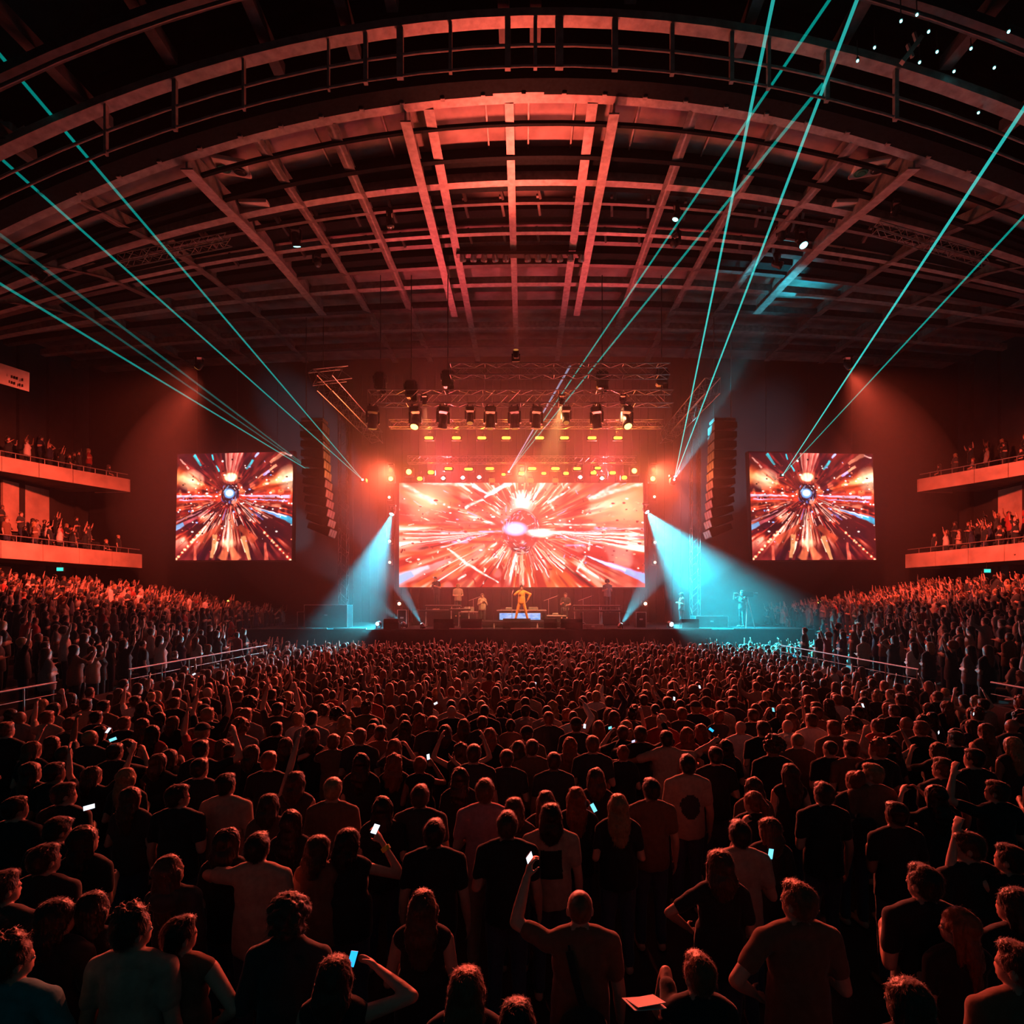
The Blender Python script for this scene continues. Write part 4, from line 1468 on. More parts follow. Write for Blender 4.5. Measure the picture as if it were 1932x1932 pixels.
def make_person(sex='m', left='down', right='down', yaw=0.0, pitch=0.0, lean=0.0, legs='stand', top='tee', voxel=.009, custom=None, fingers=True, bag=False, nose=True):
    """One figure facing +Y with its feet at z = 0, 1.72 m tall. Returns meshes body, shirt, trousers and the head frame."""
    sw = .185 if sex == 'm' else .160
    hw = .165 if sex == 'm' else .172
    cw = .168 if sex == 'm' else .148
    ww = .145 if sex == 'm' else .122
    dz = 0.0
    B, S, T = MB(), MB(), MB()
    sit = legs == 'sit'
    if sit:
        dz = -.42
    Lm = Matrix.Rotation(lean, 3, 'Y')

    def U(p):           # upper body point: lean about the pelvis
        p = Vector(p)
        q = Lm @ (p - Vector((0, 0, .95))) + Vector((0, 0, .95))
        return q + Vector((0, 0, dz))
    # legs
    for s in (-1, 1):
        h = Vector((s * .088, 0, .90 + dz))
        if sit:
            k, a = Vector((s * .12, .42, .50)), Vector((s * .12, .40, .09))
        elif legs == 'wide':
            k, a = Vector((s * .20, .02, .50)), Vector((s * .29, -.02, .09))
        elif legs == 'step':
            k, a = Vector((s * .09, .06 * s, .49)), Vector((s * .11, -.05 + .10 * s, .09))
        else:
            k, a = Vector((s * .095, .015, .49)), Vector((s * .105, -.02, .09))
        t = a + Vector((s * .02, .17, -.055))
        cap(B, h, k, .082, .056)
        cap(B, k, a, .056, .036)
        cap(B, k + (a - k) * .28 + Vector((0, -.012, 0)), k + (a - k) * .45, .052, .045)
        cap(B, a + Vector((0, -.03, -.045)), t, .042, .034)
        cap(T, h, k, .098, .072)
        cap(T, k, a + Vector((0, 0, .02)), .07, .058)
    # torso
    pel = U((0, 0, .95))
    R0 = Lm.copy()
    B.sphere(pel, (hw, .115, .13), 14, 10, R0)
    B.sphere(U((0, 0, 1.12)), (ww, .10, .17), 14, 10, R0)
    B.sphere(U((0, .005, 1.29)), (cw, .112, .19), 14, 10, R0)
    cap(B, U((-sw + .03, -.005, 1.405)), U((sw - .03, -.005, 1.405)), .062, .062)
    for s in (-1, 1):
        cap(B, U((s * .03, -.02, 1.49)), U((s * (sw - .02), -.01, 1.425)), .05, .045)
        if sex == 'f':
            B.sphere(U((s * .07, .09, 1.27)), (.062, .05, .06), 10, 8)
    T.sphere(pel, (hw + .014, .128, .135), 14, 10, R0)
    cap(T, U((-.05, 0, 1.0)), U((.05, 0, 1.0)), .115, .115)
    if top != 'none':
        i_ = .016
        S.sphere(U((0, 0, 1.14)), (ww + .03, .115 + i_ * .4, .24), 16, 10, R0)
        kx = max(hw, ww + .02) + .022
        S.lathe([(.55, -.235), (1.0, -.215), (1.03, -.12), (.99, .0), (.95, .1), (.6, .2)], 18, U((0, 0, 1.06)), R0 @ Matrix.Diagonal((kx, .146, 1)))
        if sex == 'f':
            for s in (-1, 1):
                S.sphere(U((s * .07, .09, 1.265)), (.078, .068, .078), 10, 8)
            S.sphere(U((0, .09, 1.265)), (.075, .055, .07), 10, 8)
        S.sphere(U((0, .005, 1.29)), (cw + i_, .124, .20), 16, 10, R0)
        cap(S, U((-sw + .03, -.005, 1.405)), U((sw - .03, -.005, 1.405)), .074, .074)
        for s in (-1, 1):
            cap(S, U((s * .03, -.02, 1.478)), U((s * (sw - .02), -.01, 1.43)), .062, .062)
        S.sphere(U((0, -.012, 1.468)), (.078, .074, .034), 14, 8, R0)
        if top == 'hoodie':
            S.sphere(U((0, -.10, 1.44)), (.13, .07, .08), 12, 8, R0)
        if top == 'jacket':
            cap(S, U((-.05, -.015, 1.50)), U((.05, -.015, 1.50)), .06, .06)
    # neck and head
    nb = U((0, -.01, 1.43))
    Rh = Lm @ Matrix.Rotation(yaw, 3, 'Z') @ Matrix.Rotation(pitch, 3, 'X')
    ho = U((0, 0, 1.515))

    def H(p):
        return Rh @ (Vector(p) - Vector((0, 0, 1.515))) + ho
    cap(B, nb, H((0, .008, 1.545)), .057 if sex == 'm' else .049, .05 if sex == 'm' else .044)
    B.sphere(H((0, -.004, 1.628)), (.075, .094, .094), 16, 12, Rh)
    B.sphere(H((0, .03, 1.578)), (.060, .063, .082), 14, 10, Rh)
    B.sphere(H((0, .068, 1.524)), (.026, .022, .02), 10, 6, Rh)
    if nose:
        cap(B, H((0, .084, 1.602)), H((0, .0985, 1.574)), .009, .0125, 8, 3)
        cap(B, H((-.035, .080, 1.618)), H((.035, .080, 1.618)), .013, .013, 8, 3)
        cap(B, H((-.018, .088, 1.544)), H((.018, .088, 1.544)), .008, .008, 8, 3)
    for s in (-1, 1):
        B.sphere(H((s * .078, -.006, 1.598)), (.011, .02, .032), 8, 6, Rh)
    # arms and hands
    wrists = {}
    for s, pose in ((-1, left), (1, right)):
        sh = U((s * (sw + .005), 0, 1.405))
        if custom and s in custom:
            e, w = [Vector(v) for v in custom[s]]
            d = e - sh
            e = sh + d.normalized() * min(max(d.length, .24), .34)
            d = w - e
            w = e + d.normalized() * min(max(d.length, .20), .32)
        else:
            pe, pw = ARMS[pose]
            e, w = sh + Vector((s * pe[0], pe[1], pe[2])), sh + Vector((s * pw[0], pw[1], pw[2]))
        k = 1.0 if sex == 'm' else .88
        cap(B, sh, e, .055 * k, .042 * k)
        cap(B, e, e + (w - e) * .35, .042 * k, .043 * k)
        cap(B, e + (w - e) * .3, w, .043 * k, .028 * k)
        d = (w - e).normalized()
        # palm normal: towards the body's midline and forward
        nrm = (Vector((-s * 1.0, .35, 0)) - d * Vector((-s * 1.0, .35, 0)).dot(d)).normalized()
        ac = d.cross(nrm).normalized()
        Rp = Matrix((ac, nrm, d)).transposed()
        B.sphere(w + d * .05, (.041, .019, .056), 10, 8, Rp)
        cl = {'fist': 1.25, 'front': .9, 'phone': .8, 'high': .7, 'chest': .9}.get(pose, .28)
        if fingers:
            for j, (off, L) in enumerate(((-.031, .066), (-.0105, .078), (.0105, .082), (.031, .074))):
                if s > 0:
                    off = -off
                p = w + d * .088 + ac * off
                ang = 0
                r = .0098
                for seg in range(3):
                    ang += cl * (.55 if seg == 0 else .9)
                    dd = (d * math.cos(ang) + nrm * math.sin(ang) + ac * off * 2.2 * (1 if cl < .5 else 0)).normalized()
                    q = p + dd * L * (.44, .32, .24)[seg]
                    cap(B, p, q, r, r * .92, 8, 3)
                    p, r = q, r * .93
            ts = -1 if s < 0 else 1
            tp = w + d * .022 + ac * ts * .026 + nrm * .008
            t1 = tp + (d * .7 + ac * ts * .55 + nrm * .35).normalized() * .044
            t2 = t1 + (d * .85 + ac * ts * .1 + nrm * (.35 + cl * .3)).normalized() * .034
            cap(B, tp, t1, .0135, .011, 8, 3)
            cap(B, t1, t2, .011, .0095, 8, 3)
        else:
            B.sphere(w + d * .12, (.034, .017, .05), 8, 6, Rp)
        wrists[s] = w + d * .07
        if top in ('tee', 'tank', 'long', 'hoodie', 'jacket'):
            f = {'tee': .62, 'tank': .0, 'long': 1.0, 'hoodie': 1.0, 'jacket': 1.0}[top]
            if f:
                cap(S, sh, sh + (e - sh) * f, .068 * k, .060 * k)
            if f == 1.0:
                cap(S, e, w - d * .02, .058 * k, .043 * k)
    fold = lambda sd, a: (lambda co, no: a * vnoise(co * np.array([1, 1, .55]), 26, sd) + a * .8 * np.sin(co[:, 2] * 34 + 5 * co[:, 0] + 2.2 * np.sin(co[:, 1] * 17 + co[:, 0] * 9)) * (.4 + .6 * np.clip(vnoise(co, 9, sd + 1), 0, 1)))
    out = {
        'body': remeshed(B, 'body', voxel, 2), 'trousers': remeshed(T, 'trousers', voxel * 2, 1, fold(3, .0035)),
        'shirt': remeshed(S, 'shirt', voxel * 1.25, 3, fold(7, .0042)) if top != 'none' else None,
        'head': ho + Rh @ Vector((0, 0, .11)), 'Rh': Rh, 'wrists': wrists, 'top': top}
    # eyes: two white balls with dark pupils in one mesh
    out['eyes'] = []
    for s in (-1, 1):
        E = MB()
        E.sphere(H((s * .031, .0825, 1.598)), (.0125, .009, .0095), 8, 6, Rh, 0)
        out['eyes'].append(E)
        E.sphere(H((s * .031, .0895, 1.598)), (.005, .004, .0055), 6, 4, Rh, 1)
    return out


def strand(seed, a=.004, f=46):
    def d(co, no):
        th = np.arctan2(co[:, 0], -co[:, 1] + 1e-6)
        return a * np.sin(th * f + 3 * vnoise(co, 14, seed)) * .6 + a * vnoise(co, 40, seed + 1) * .9
    return d


def make_hair(style, voxel=.010, seed=1, fuzz=0):
    """Hair around the head centre (0,0,0), face towards +Y."""
    rg = random.Random(seed)
    mb = MB()
    disp = strand(seed)

    def skull(k=1.0, back=.0):
        mb.sphere((0, -.018, .020), (.085 * k, .098 * k, .092 * k), 16, 12)
        mb.sphere((0, -.045, -.025), (.076 * k, .062 * k, .07), 14, 10)
    if style == 'buzz':
        mb.sphere((0, -.012, .014), (.0795, .099, .088), 16, 12)
        mb.sphere((0, -.04, -.02), (.071, .062, .062), 14, 10)
        disp = strand(seed, .0012)
    elif style == 'short':
        skull(1.03)
        mb.sphere((0, .03, .075), (.06, .06, .035), 12, 8)
    elif style == 'messy':
        skull(1.05)
        for i in range(46):
            a, b = rg.uniform(0, 2 * PI), rg.uniform(.1, 1.45)
            p = Vector((.082 * math.sin(b) * math.cos(a), -.018 + .094 * math.sin(b) * math.sin(a), .03 + .092 * math.cos(b)))
            if p.y > .05 and p.z < .06:
                continue
            cap(mb, p * .9, p * 1.17 + Vector((rg.uniform(-.02, .02), rg.uniform(-.02, .02), .008)), .018, .007, 6, 3)
    elif style in ('long', 'verylong', 'bob', 'wavy'):
        k = 1.09 if style != 'wavy' else 1.16
        skull(k)
        L = {'long': .30, 'verylong': .46, 'bob': .13, 'wavy': .28}[style]
        n = 7
        for i in range(n):
            t = i / (n - 1)
            z = -.03 - L * t
            w = (.098 + .02 * math.sin(t * PI)) * (1 - .22 * t * t) * (1.12 if style == 'wavy' else 1.0)
            mb.sphere((0, -.045 - .045 * min(1, t * 2) + .01 * t, z), (w, .055 - .012 * t, .075), 14, 8)
        for s in (-1, 1):
            cap(mb, (s * .078, -.0, .0), (s * .088, -.02, -.04 - L * .55), .026, .018, 8, 3)
        disp = strand(seed, .006 if style != 'wavy' else .011, 38)
    elif style == 'bun':
        skull(1.03)
        mb.sphere((0, -.085, .095), (.05, .048, .045), 12, 8)
    elif style == 'pony':
        skull(1.03)
        cap(mb, (0, -.11, .05), (0, -.155, .0), .028, .034)
        cap(mb, (0, -.155, .0), (.01, -.155, -.16), .036, .03)
        cap(mb, (.01, -.155, -.16), (.015, -.14, -.26), .03, .010)
    elif style == 'curly':
        mb.sphere((0, -.02, .02), (.10, .11, .10), 14, 10)
        for i in range(120):
            a, b = rg.uniform(0, 2 * PI), rg.uniform(.05, 2.25)
            p = Vector((.112 * math.sin(b) * math.cos(a), -.025 + .115 * math.sin(b) * math.sin(a), .03 + .115 * math.cos(b)))
            if p.y > .045 and p.z < .05:
                continue
            mb.sphere(p, rg.uniform(.016, .03), 8, 6)
        disp = strand(seed, .004)
    elif style == 'cap':
        mb.sphere((0, -.045, -.03), (.078, .062, .065), 14, 10)
        mb.sphere((0, -.03, .0), (.083, .09, .06), 14, 10)
    me = remeshed(mb, 'hair', voxel, 2, disp)
    if fuzz:
        # loose strands along the surface of the hair
        g = np.random.RandomState(seed + 50)
        n = len(me.vertices)
        co, no = np.empty(n * 3), np.empty(n * 3)
        me.vertices.foreach_get('co', co)
        me.vertex_normals.foreach_get('vector', no)
        co, no = co.reshape(-1, 3), no.reshape(-1, 3)
        V, Fq = [v.co[:] for v in me.vertices], [tuple(p.vertices) for p in me.polygons]
        for i in g.choice(n, min(n, fuzz), replace=False):
            p, q = Vector(co[i]), Vector(no[i])
            if p.y > .055 and p.z < .05:
                continue
            d = Vector((g.normal(0, .5), g.normal(0, .5), -.7))
            t = (d - q * d.dot(q))
            if t.length < 1e-3:
                continue
            t.normalize()
            L = g.uniform(.014, .036)
            w = t.cross(q) * .0006
            a, b = p - q * .003, p + t * L * .5 + q * L * g.uniform(.12, .3)
            e = p + t * L + q * L * g.uniform(.0, .4)
            k = len(V)
            V += [(a - w)[:], (a + w)[:], (b + w)[:], (b - w)[:], e[:]]
            Fq += [(k, k + 1, k + 2, k + 3), (k + 3, k + 2, k + 4)]
        me2 = bpy.data.meshes.new('hair')
        me2.from_pydata(V, [], Fq)
        me2.polygons.foreach_set('use_smooth', [True] * len(Fq))
        return me2
    return me


def make_cap():
    mb = MB()
    prof = [(.0935 * math.cos(t), .088 * math.sin(t)) for t in np.linspace(0, 1.5, 8)]
    mb.lathe([(.088, -.004)] + prof, 20, (0, -.008, .028), Matrix.Diagonal((1, 1.1, 1)))
    vs_, fs = [], []
    n = 10
    for i in range(n + 1):
        a = PI * i / n
        x, y = .08 * math.cos(a), .075 + .085 * math.sin(a)
        for dz_ in (0, .006):
            vs_.append((.088 * math.cos(a), .045 + .045 * math.sin(a), .032 + dz_))
            vs_.append((x, y, .022 + dz_ - .012 * math.cos(a) ** 2))
    for i in range(n):
        a, b = i * 4, i * 4 + 4
        fs += [(a, b, b + 1, a + 1), (a + 2, a + 3, b + 3, b + 2), (a + 1, b + 1, b + 3, a + 3), (a, a + 2, b + 2, b)]
    mb.add(vs_, fs)
    return mb.mesh('cap', M['cap'], True)


M['skin'] = mat('skin', (.52, .33, .26), .5, noise=.08, scale=20)
M['skin_dark'] = mat('skin_dark', (.22, .125, .085), .5, noise=.08, scale=20)
M['hair_black'] = mat('hair_black', (.018, .014, .012), .42, sheen=.5, noise=.3, scale=30)
M['hair_brown'] = mat('hair_brown', (.065, .036, .022), .42, sheen=.6, noise=.3, scale=30)
M['hair_fair'] = mat('hair_fair', (.30, .19, .09), .42, sheen=.6, noise=.25, scale=30)
M['hair_red'] = mat('hair_red', (.19, .065, .03), .42, sheen=.6, noise=.25, scale=30)
M['eye'] = mat('eye_white', (.75, .74, .72), .2)
M['pupil'] = mat('eye_pupil', (.02, .015, .012), .2)
M['cap'] = mat('cap_cloth', (.03, .03, .035), .8, sheen=.2)
CLOTH = {'black': (.012, .022, .026), 'charcoal': (.038, .048, .052), 'navy': (.02, .03, .07), 'brown': (.16, .09, .06), 'grey': (.22, .21, .21), 'sand': (.40, .31, .25),
         'white': (.62, .60, .58), 'red': (.35, .05, .045), 'olive': (.10, .10, .05), 'pink': (.50, .24, .26), 'denim': (.06, .09, .16), 'teal': (.03, .22, .25), 'orange': (.95, .42, .10)}
for k, c in CLOTH.items():
    M['c_' + k] = mat(k + '_cloth', c, .85, sheen=.35, noise=.12, scale=25, bump=.15)

PERSON_T, HAIR_T = {}, {}
V_NEAR = .0095


def template(key):
    if key not in PERSON_T:
        kw = dict(key)
        kw['voxel'] = kw.pop('vox')
        kw.pop('cid', None)
        cu = kw.pop('custom', None)
        if cu:
            kw['custom'] = {s: (e, w) for s, e, w in cu}
        PERSON_T[key] = make_person(**kw)
    return PERSON_T[key]


def hair_mesh(style, fuzz=0):
    if (style, fuzz) not in HAIR_T:
        HAIR_T[style, fuzz] = make_hair(style, .0095, len(HAIR_T) + 3, fuzz)
    return HAIR_T[style, fuzz]


_cap_mesh = []


def add_mesh(name, me, parent, material, loc=None, R=None):
    o = bpy.data.objects.new(name, me)
    COL.objects.link(o)
    if not me.materials:
        me.materials.append(None)
    if material is not None:
        o.material_slots[0].link = 'OBJECT'
        o.material_slots[0].material = material
    if parent is not None:
        o.parent = parent
    if loc is not None:
        o.location = loc
    if R is not None:
        o.rotation_euler = R.to_euler()
    return o


def person(x, y, z, h, label, sex='m', left='down', right='down', yaw=0., pitch=0., lean=0., hair='short', hcol='black', top='tee', shirt='black', trousers='denim',
           rz=0.0, skin='skin', group=None, custom=None, legs='stand', eyes=False, cap_=False, cat='person', bands=(), prints=None, vox=None):
    if vox is None:
        vox = .0165 if {left, right} - {'down', 'front', 'chest', 'hip', 'lap'} else .0215
    key = [('vox', vox), ('sex', sex), ('left', left), ('right', right), ('yaw', yaw), ('pitch', pitch), ('lean', lean), ('legs', legs), ('top', top)]
    if custom:
        key.append(('custom', tuple((s, tuple(e), tuple(w)) for s, (e, w) in custom.items())))
    T = template(tuple(key))
    t = thing('person', label, cat, (x, y, z), rz, group)
    s = h / 1.72
    t.scale = (s, s, s)
    add_mesh('body', T['body'], t, M[skin])
    add_mesh('trousers', T['trousers'], t, M['c_' + trousers])
    if T['shirt'] is not None:
        sm = add_mesh('shirt', T['shirt'], t, M['c_' + shirt])
        if prints:
            mb = MB()
            q = 14
            cx, cz, rx, rzz, kind = prints
            n0 = 0
            for i in range(q):
                for j in range(q):
                    pass
            pr = mb
            # a printed patch that follows the back of the shirt
            co = np.array([v.co[:] for v in T['shirt'].vertices])
            no = np.array([v.normal[:] for v in T['shirt'].vertices])
            fs = []
            sel = (no[:, 1] < -.35)
            dx, dzz = (co[:, 0] - cx) / rx, (co[:, 2] - cz) / rzz
            ins = sel & ((np.maximum(np.abs(dx), np.abs(dzz)) < 1) if kind == 'square' else (np.hypot(dx, dzz) < 1))
            if kind == 'ring':
                ins &= ~((np.abs(dzz) < .16) & (np.hypot(dx, dzz) > .3) & (np.hypot(dx, dzz) < .8))
            idx = -np.ones(len(co), int)
            ids = np.nonzero(ins)[0]
            idx[ids] = np.arange(len(ids))
            for p in T['shirt'].polygons:
                if all(ins[k] for k in p.vertices):
                    fs.append(tuple(idx[k] for k in p.vertices))
            me = bpy.data.meshes.new('shirt_print')
            me.from_pydata((co[ids] + no[ids] * .003).tolist(), [], fs)
            me.polygons.foreach_set('use_smooth', [True] * len(me.polygons))
            add_mesh('shirt_print', me, sm, M['c_charcoal' if kind == 'round' else 'c_black'])
    Rh = T['Rh']
    hc = T['head']
    hm = M['hair_' + hcol]
    if cap_:
        if not _cap_mesh:
            _cap_mesh.append(make_cap())
        add_mesh('hair', hair_mesh('cap'), t, hm, hc, Rh)
        add_mesh('baseball_cap', _cap_mesh[0], t, None, hc, Rh)
    elif hair != 'bald':
        add_mesh('hair', hair_mesh(hair, 0 if hair == 'buzz' else 3000 if vox < .014 else 500), t, hm, hc, Rh)
    if eyes:
        T['eyes'] = [e.mesh('eye', [M['eye'], M['pupil']], True) if isinstance(e, MB) else e for e in T['eyes']]
        for e in T['eyes']:
            add_mesh('eye', e, t, None)
    for (sd, col_) in bands:
        w = T['wrists'][sd]
        mb = MB()
        mb.lathe([(.036, -.02), (.04, -.018), (.04, .018), (.036, .02)], 16)
        o = mb.obj('wristband', mat('wristband_' + col_, {'yellow': (.85, .72, .08), 'white': (.7, .7, .68)}[col_], .4), t)
        c = custom[sd] if custom else None
        d = (Vector(c[1]) - Vector(c[0])).normalized() if c else Vector((0, 0, 1))
        o.rotation_euler = d.to_track_quat('Z', 'Y').to_euler()
        o.location = w - d * .13
    return t, T


def loc_of(px, py, h):
    Y = (HC - h) * F / (py - VY)
    return (px - VX) / F * Y, Y
# ================================================================ on the stage
DK = 2.26


def on_deck(px, Y, z=DK):
    return Vector(((px - VX) / F * Y, Y, z))


# performers and crew
def performer(px, crown, Y, h, label, z=None, rz=PI, **kw):
    x = (px - VX) / F * Y
    if z is None:
        z = HC - (crown - VY) / F * Y - h - .02
    return person(x, Y, z, h, label, rz=rz, group='performers and crew', vox=kw.pop('vox', .014), **kw)


performer(984, 1105, 28.0, 1.76, 'singer in an orange suit, legs apart, one hand on the hip, centre stage', z=DK + .295, left='hip', right='up', legs='wide', top='long', shirt='orange', trousers='orange', hair='messy', hcol='black', eyes=True,
          custom={-1: ((-.44, .02, 1.30), (-.30, .04, 1.02)), 1: ((.30, .10, 1.30), (.12, .22, 1.42))})
performer(824, 1089, 30.0, 1.78, 'musician in black standing tall behind the left keyboards', z=3.06, left='front', right='chest', shirt='black', trousers='black', hair='short', hcol='black', lean=.12, rz=PI - .5)
performer(864, 1117, 29.4, 1.72, 'musician in a sand shirt bent over the left keyboards', z=DK + .45, left='lap', right='lap', shirt='sand', trousers='black', hair='messy', hcol='fair', rz=PI + .3)
performer(910, 1131, 28.8, 1.66, 'guitarist in a pale jacket between keyboards and singer', z=DK, left='chest', right='front', shirt='sand', top='jacket', trousers='black', hair='long', hcol='brown', sex='f', rz=PI + .2)
performer(1067, 1122, 29.0, 1.74, 'seated musician in dark clothes and white shoes, right of the singer', z=DK + .38, legs='sit', left='lap', right='front', shirt='charcoal', trousers='black', hair='short', hcol='brown', rz=PI - .2)
performer(1146, 1097, 29.6, 1.72, 'musician with round dark hair standing behind the right keyboards', z=2.94, left='front', right='front', shirt='grey', trousers='black', hair='curly', hcol='black', rz=PI + .2)
performer(1400, 1139, 26.6, 1.74, 'camera operator standing in teal light at the right end of the stage', z=DK - .45 + .5, left='phone', right='phone', shirt='charcoal', trousers='black', hair='short', hcol='brown', rz=PI / 2 + .4)
performer(1286, 1133, 27.6, 1.70, 'crew member with a pale cap near the right stage lights', z=DK, left='front', right='front', shirt='grey', trousers='black', cap_=True, rz=PI / 2)


def keyboard_stand(px, Y, w, z0, label, two=True, rz=0.):
    p = on_deck(px, Y, z0)
    t = thing('keyboard_rig', label, 'keyboard', p, rz)
    for k, zz in enumerate((.78, 1.02) if two else (.85,)):
        mb = MB()
        mb.box((0, .06 * k, zz), (w, .34, .09), bev=.015)
        b = sub('keyboard', mb, M['black_metal'], t)
        mb = MB()
        n = int(w / .05)
        for i in range(n):
            mb.box((-w / 2 + .05 + (w - .1) * (i + .5) / n, .06 * k + .07, zz + .05), ((w - .1) / n * .88, .17, .02))
        sub('keys', mb, M['c_white'], b)
        mb = MB()
        mb.box((0, .06 * k - .08, zz + .05), (w * .8, .10, .012))
        sub('control_strip', mb, M['alu'], b)
    for sx in (-1, 1):
        mb = MB()
        mb.tube([(sx * (w / 2 - .1), -.2, .02), (sx * (w / 2 - .1), .2, 1.0)], .022, 8)
        mb.tube([(sx * (w / 2 - .1), .25, .02), (sx * (w / 2 - .1), -.1, .78)], .022, 8)
        mb.tube([(sx * (w / 2 - .1), -.25, .02), (sx * (w / 2 - .1), .3, .02)], .025, 8)
        sub('stand_leg', mb, M['alu'], t)
    return t


# risers for the side musicians
for px, w, z, nm in ((828, 2.6, 3.06, 'left'), (1138, 2.6, 2.94, 'right')):
    mb = MB()
    mb.box((on_deck(px, 30.1).x, 30.2, (DK + z) / 2), (w, 1.5, z - DK), bev=.02)
    struct(f'band_riser_{nm}', mb, M['black'], f'black band riser on the {nm} of the stage')
keyboard_stand(835, 28.6, 1.9, DK, 'double keyboard rig with lit edges in front of the left musicians')
keyboard_stand(868, 28.2, 1.1, DK, 'single low keyboard at the right end of the left keyboards', False)
keyboard_stand(1108, 28.6, 1.5, DK, 'double keyboard rig in front of the right musicians')
keyboard_stand(1152, 28.2, 1.1, DK, 'shorter keyboard rig at the right end of the right keyboards')


def desk(px, Y, w, h, z0, label, items=5):
    t = thing('stage_desk', label, 'desk', on_deck(px, Y, z0))
    mb = MB()
    mb.box((0, 0, h - .03), (w, .6, .06), bev=.012)
    sub('table_top', mb, M['alu'], t)
    for sx in (-1, 1):
        for sy in (-1, 1):
            mb = MB()
            mb.box((sx * (w / 2 - .06), sy * .24, (h - .06) / 2), (.05, .05, h - .06))
            sub('leg', mb, M['dark_steel'], t)
    mb = MB()
    mb.box((0, -.26, h * .45), (w - .1, .02, h * .75))
    sub('front_panel', mb, M['black'], t)
    return t


desk(984, 29.3, 2.6, .82, DK, 'long pale-topped desk behind the singer')
desk(1050, 28.8, 1.0, .55, DK, 'small low table right of the singer')
desk(885, 28.9, .9, .75, DK, 'small table with a lit edge left of the guitarist')
gear = [(960, 29.2, .82, (.34, .28, .12), 'mixer with pale knobs on the long desk, left of the singer'), (1006, 29.2, .82, (.5, .3, .14), 'wide mixer on the long desk, right of the singer'), (885, 28.9, .75, (.5, .3, .22), 'amplifier head on the small table left of the guitarist'),
        (1048, 28.8, .55, (.3, .3, .1), 'small mixer on the low table right of the singer')]
for px, Y, h, d, lab in gear:
    t = thing('mixer', lab, 'mixer', on_deck(px, Y, DK + h))
    mb = MB()
    mb.box((0, 0, d[2] / 2), d, bev=.015)
    sub('case', mb, M['grey_steel'], t)
    mb = MB()
    for i in range(6):
        mb.lathe([(.018, 0), (.015, .02)], 8, ((i - 2.5) * d[0] / 7, -.02, d[2]))
    sub('knob_row', mb, M['c_white'], t)
# lit blue panel set in the front of the centre riser
t = thing('light_box', 'low blue-lit panel on the riser behind the singer\'s legs', 'screen', on_deck(981, 28.55, DK + .30))
mb = MB()
mb.box((0, .05, .2), (2.2, .08, .40), bev=.01)
sub('frame', mb, M['black_metal'], t)
m_ = emit('panel_blue', (.16, .48, .95), 1.1)
nt_ = m_.node_tree
tc_ = nt_.nodes.new('ShaderNodeTexCoord')
wv = nt_.nodes.new('ShaderNodeTexNoise')
wv.inputs['Scale'].default_value = 3
mp = nt_.nodes.new('ShaderNodeMapping')
mp.inputs['Scale'].default_value = (1, 1, 6)
rp = nt_.nodes.new('ShaderNodeValToRGB')
rp.color_ramp.elements[0].color, rp.color_ramp.elements[1].color = (.06, .3, .85, 1), (.55, .75, 1, 1)
rp.color_ramp.elements[0].position, rp.color_ramp.elements[1].position = .35, .68
nt_.links.new(tc_.outputs['Object'], mp.inputs[0])
nt_.links.new(mp.outputs[0], wv.inputs['Vector'])
nt_.links.new(wv.outputs[0], rp.inputs[0])
nt_.links.new(rp.outputs[0], [n for n in nt_.nodes if n.type == 'EMISSION'][0].inputs[0])
mb = MB()
mb.box((0, 0, .2), (2.1, .02, .34))
sub('display', mb, m_, t)
# microphone stand
t = thing('microphone_stand', 'thin microphone stand beside the singer', 'microphone stand', on_deck(966, 27.6, DK + .30))
mb = MB()
mb.lathe([(.16, 0), (.15, .025), (.03, .04)], 16)
sub('base', mb, M['black_metal'], t)
mb = MB()
mb.tube([(0, 0, .03), (0, 0, 1.35), (.05, .18, 1.5)], .013, 8)
sub('pole', mb, M['alu'], t)
mb = MB()
mb.sphere((.055, .2, 1.52), (.03, .045, .03), 10, 8)
sub('microphone', mb, M['dark_steel'], t)
for px, Y, nm in ((1035, 28.6, 'between the singer and the seated musician'), (1100, 29.2, 'behind the right keyboards'), (893, 29.4, 'left of the guitarist')):
    t = thing('microphone_stand', f'boom microphone stand {nm}', 'microphone stand', on_deck(px, Y))
    mb = MB()
    for k in range(3):
        a = k * 2.1
        mb.tube([(0, 0, .18), (.26 * math.cos(a), .26 * math.sin(a), .01)], .012, 6)
    sub('tripod', mb, M['alu'], t)
    mb = MB()
    mb.tube([(0, 0, .16), (0, 0, 1.4)], .012, 8)
    mb.tube([(-.25, 0, 1.3), (.45, 0, 1.55)], .01, 8)
    sub('boom', mb, M['alu'], t)
    mb = MB()
    mb.sphere((.5, 0, 1.57), (.05, .028, .028), 10, 8)
    sub('microphone', mb, M['dark_steel'], t)


# wedge monitors along the stage front
def wedge(px, w, label, Y=25.9):
    t = thing('stage_monitor', label, 'monitor', on_deck(px, Y), 0)
    mb = MB()
    mb.prism([(-.26, 0), (.26, 0), (.26, .20), (.06, .46), (-.18, .46), (-.26, .30)], 0, -w / 2, w / 2)
    sub('cabinet', mb, M['black'], t)
    mb = MB()
    mb.bar((0, .27, .21), (0, .075, .455), w * .92, .015, up=(0, .8, .6))
    sub('grille', mb, M['dark_steel'], t)
    mb = MB()
    for s in (-1, 1):
        mb = MB()
        mb.box((s * (w / 2 + .006), 0, .25), (.012, .14, .06))
        sub('handle', mb, M['dark_steel'], t)


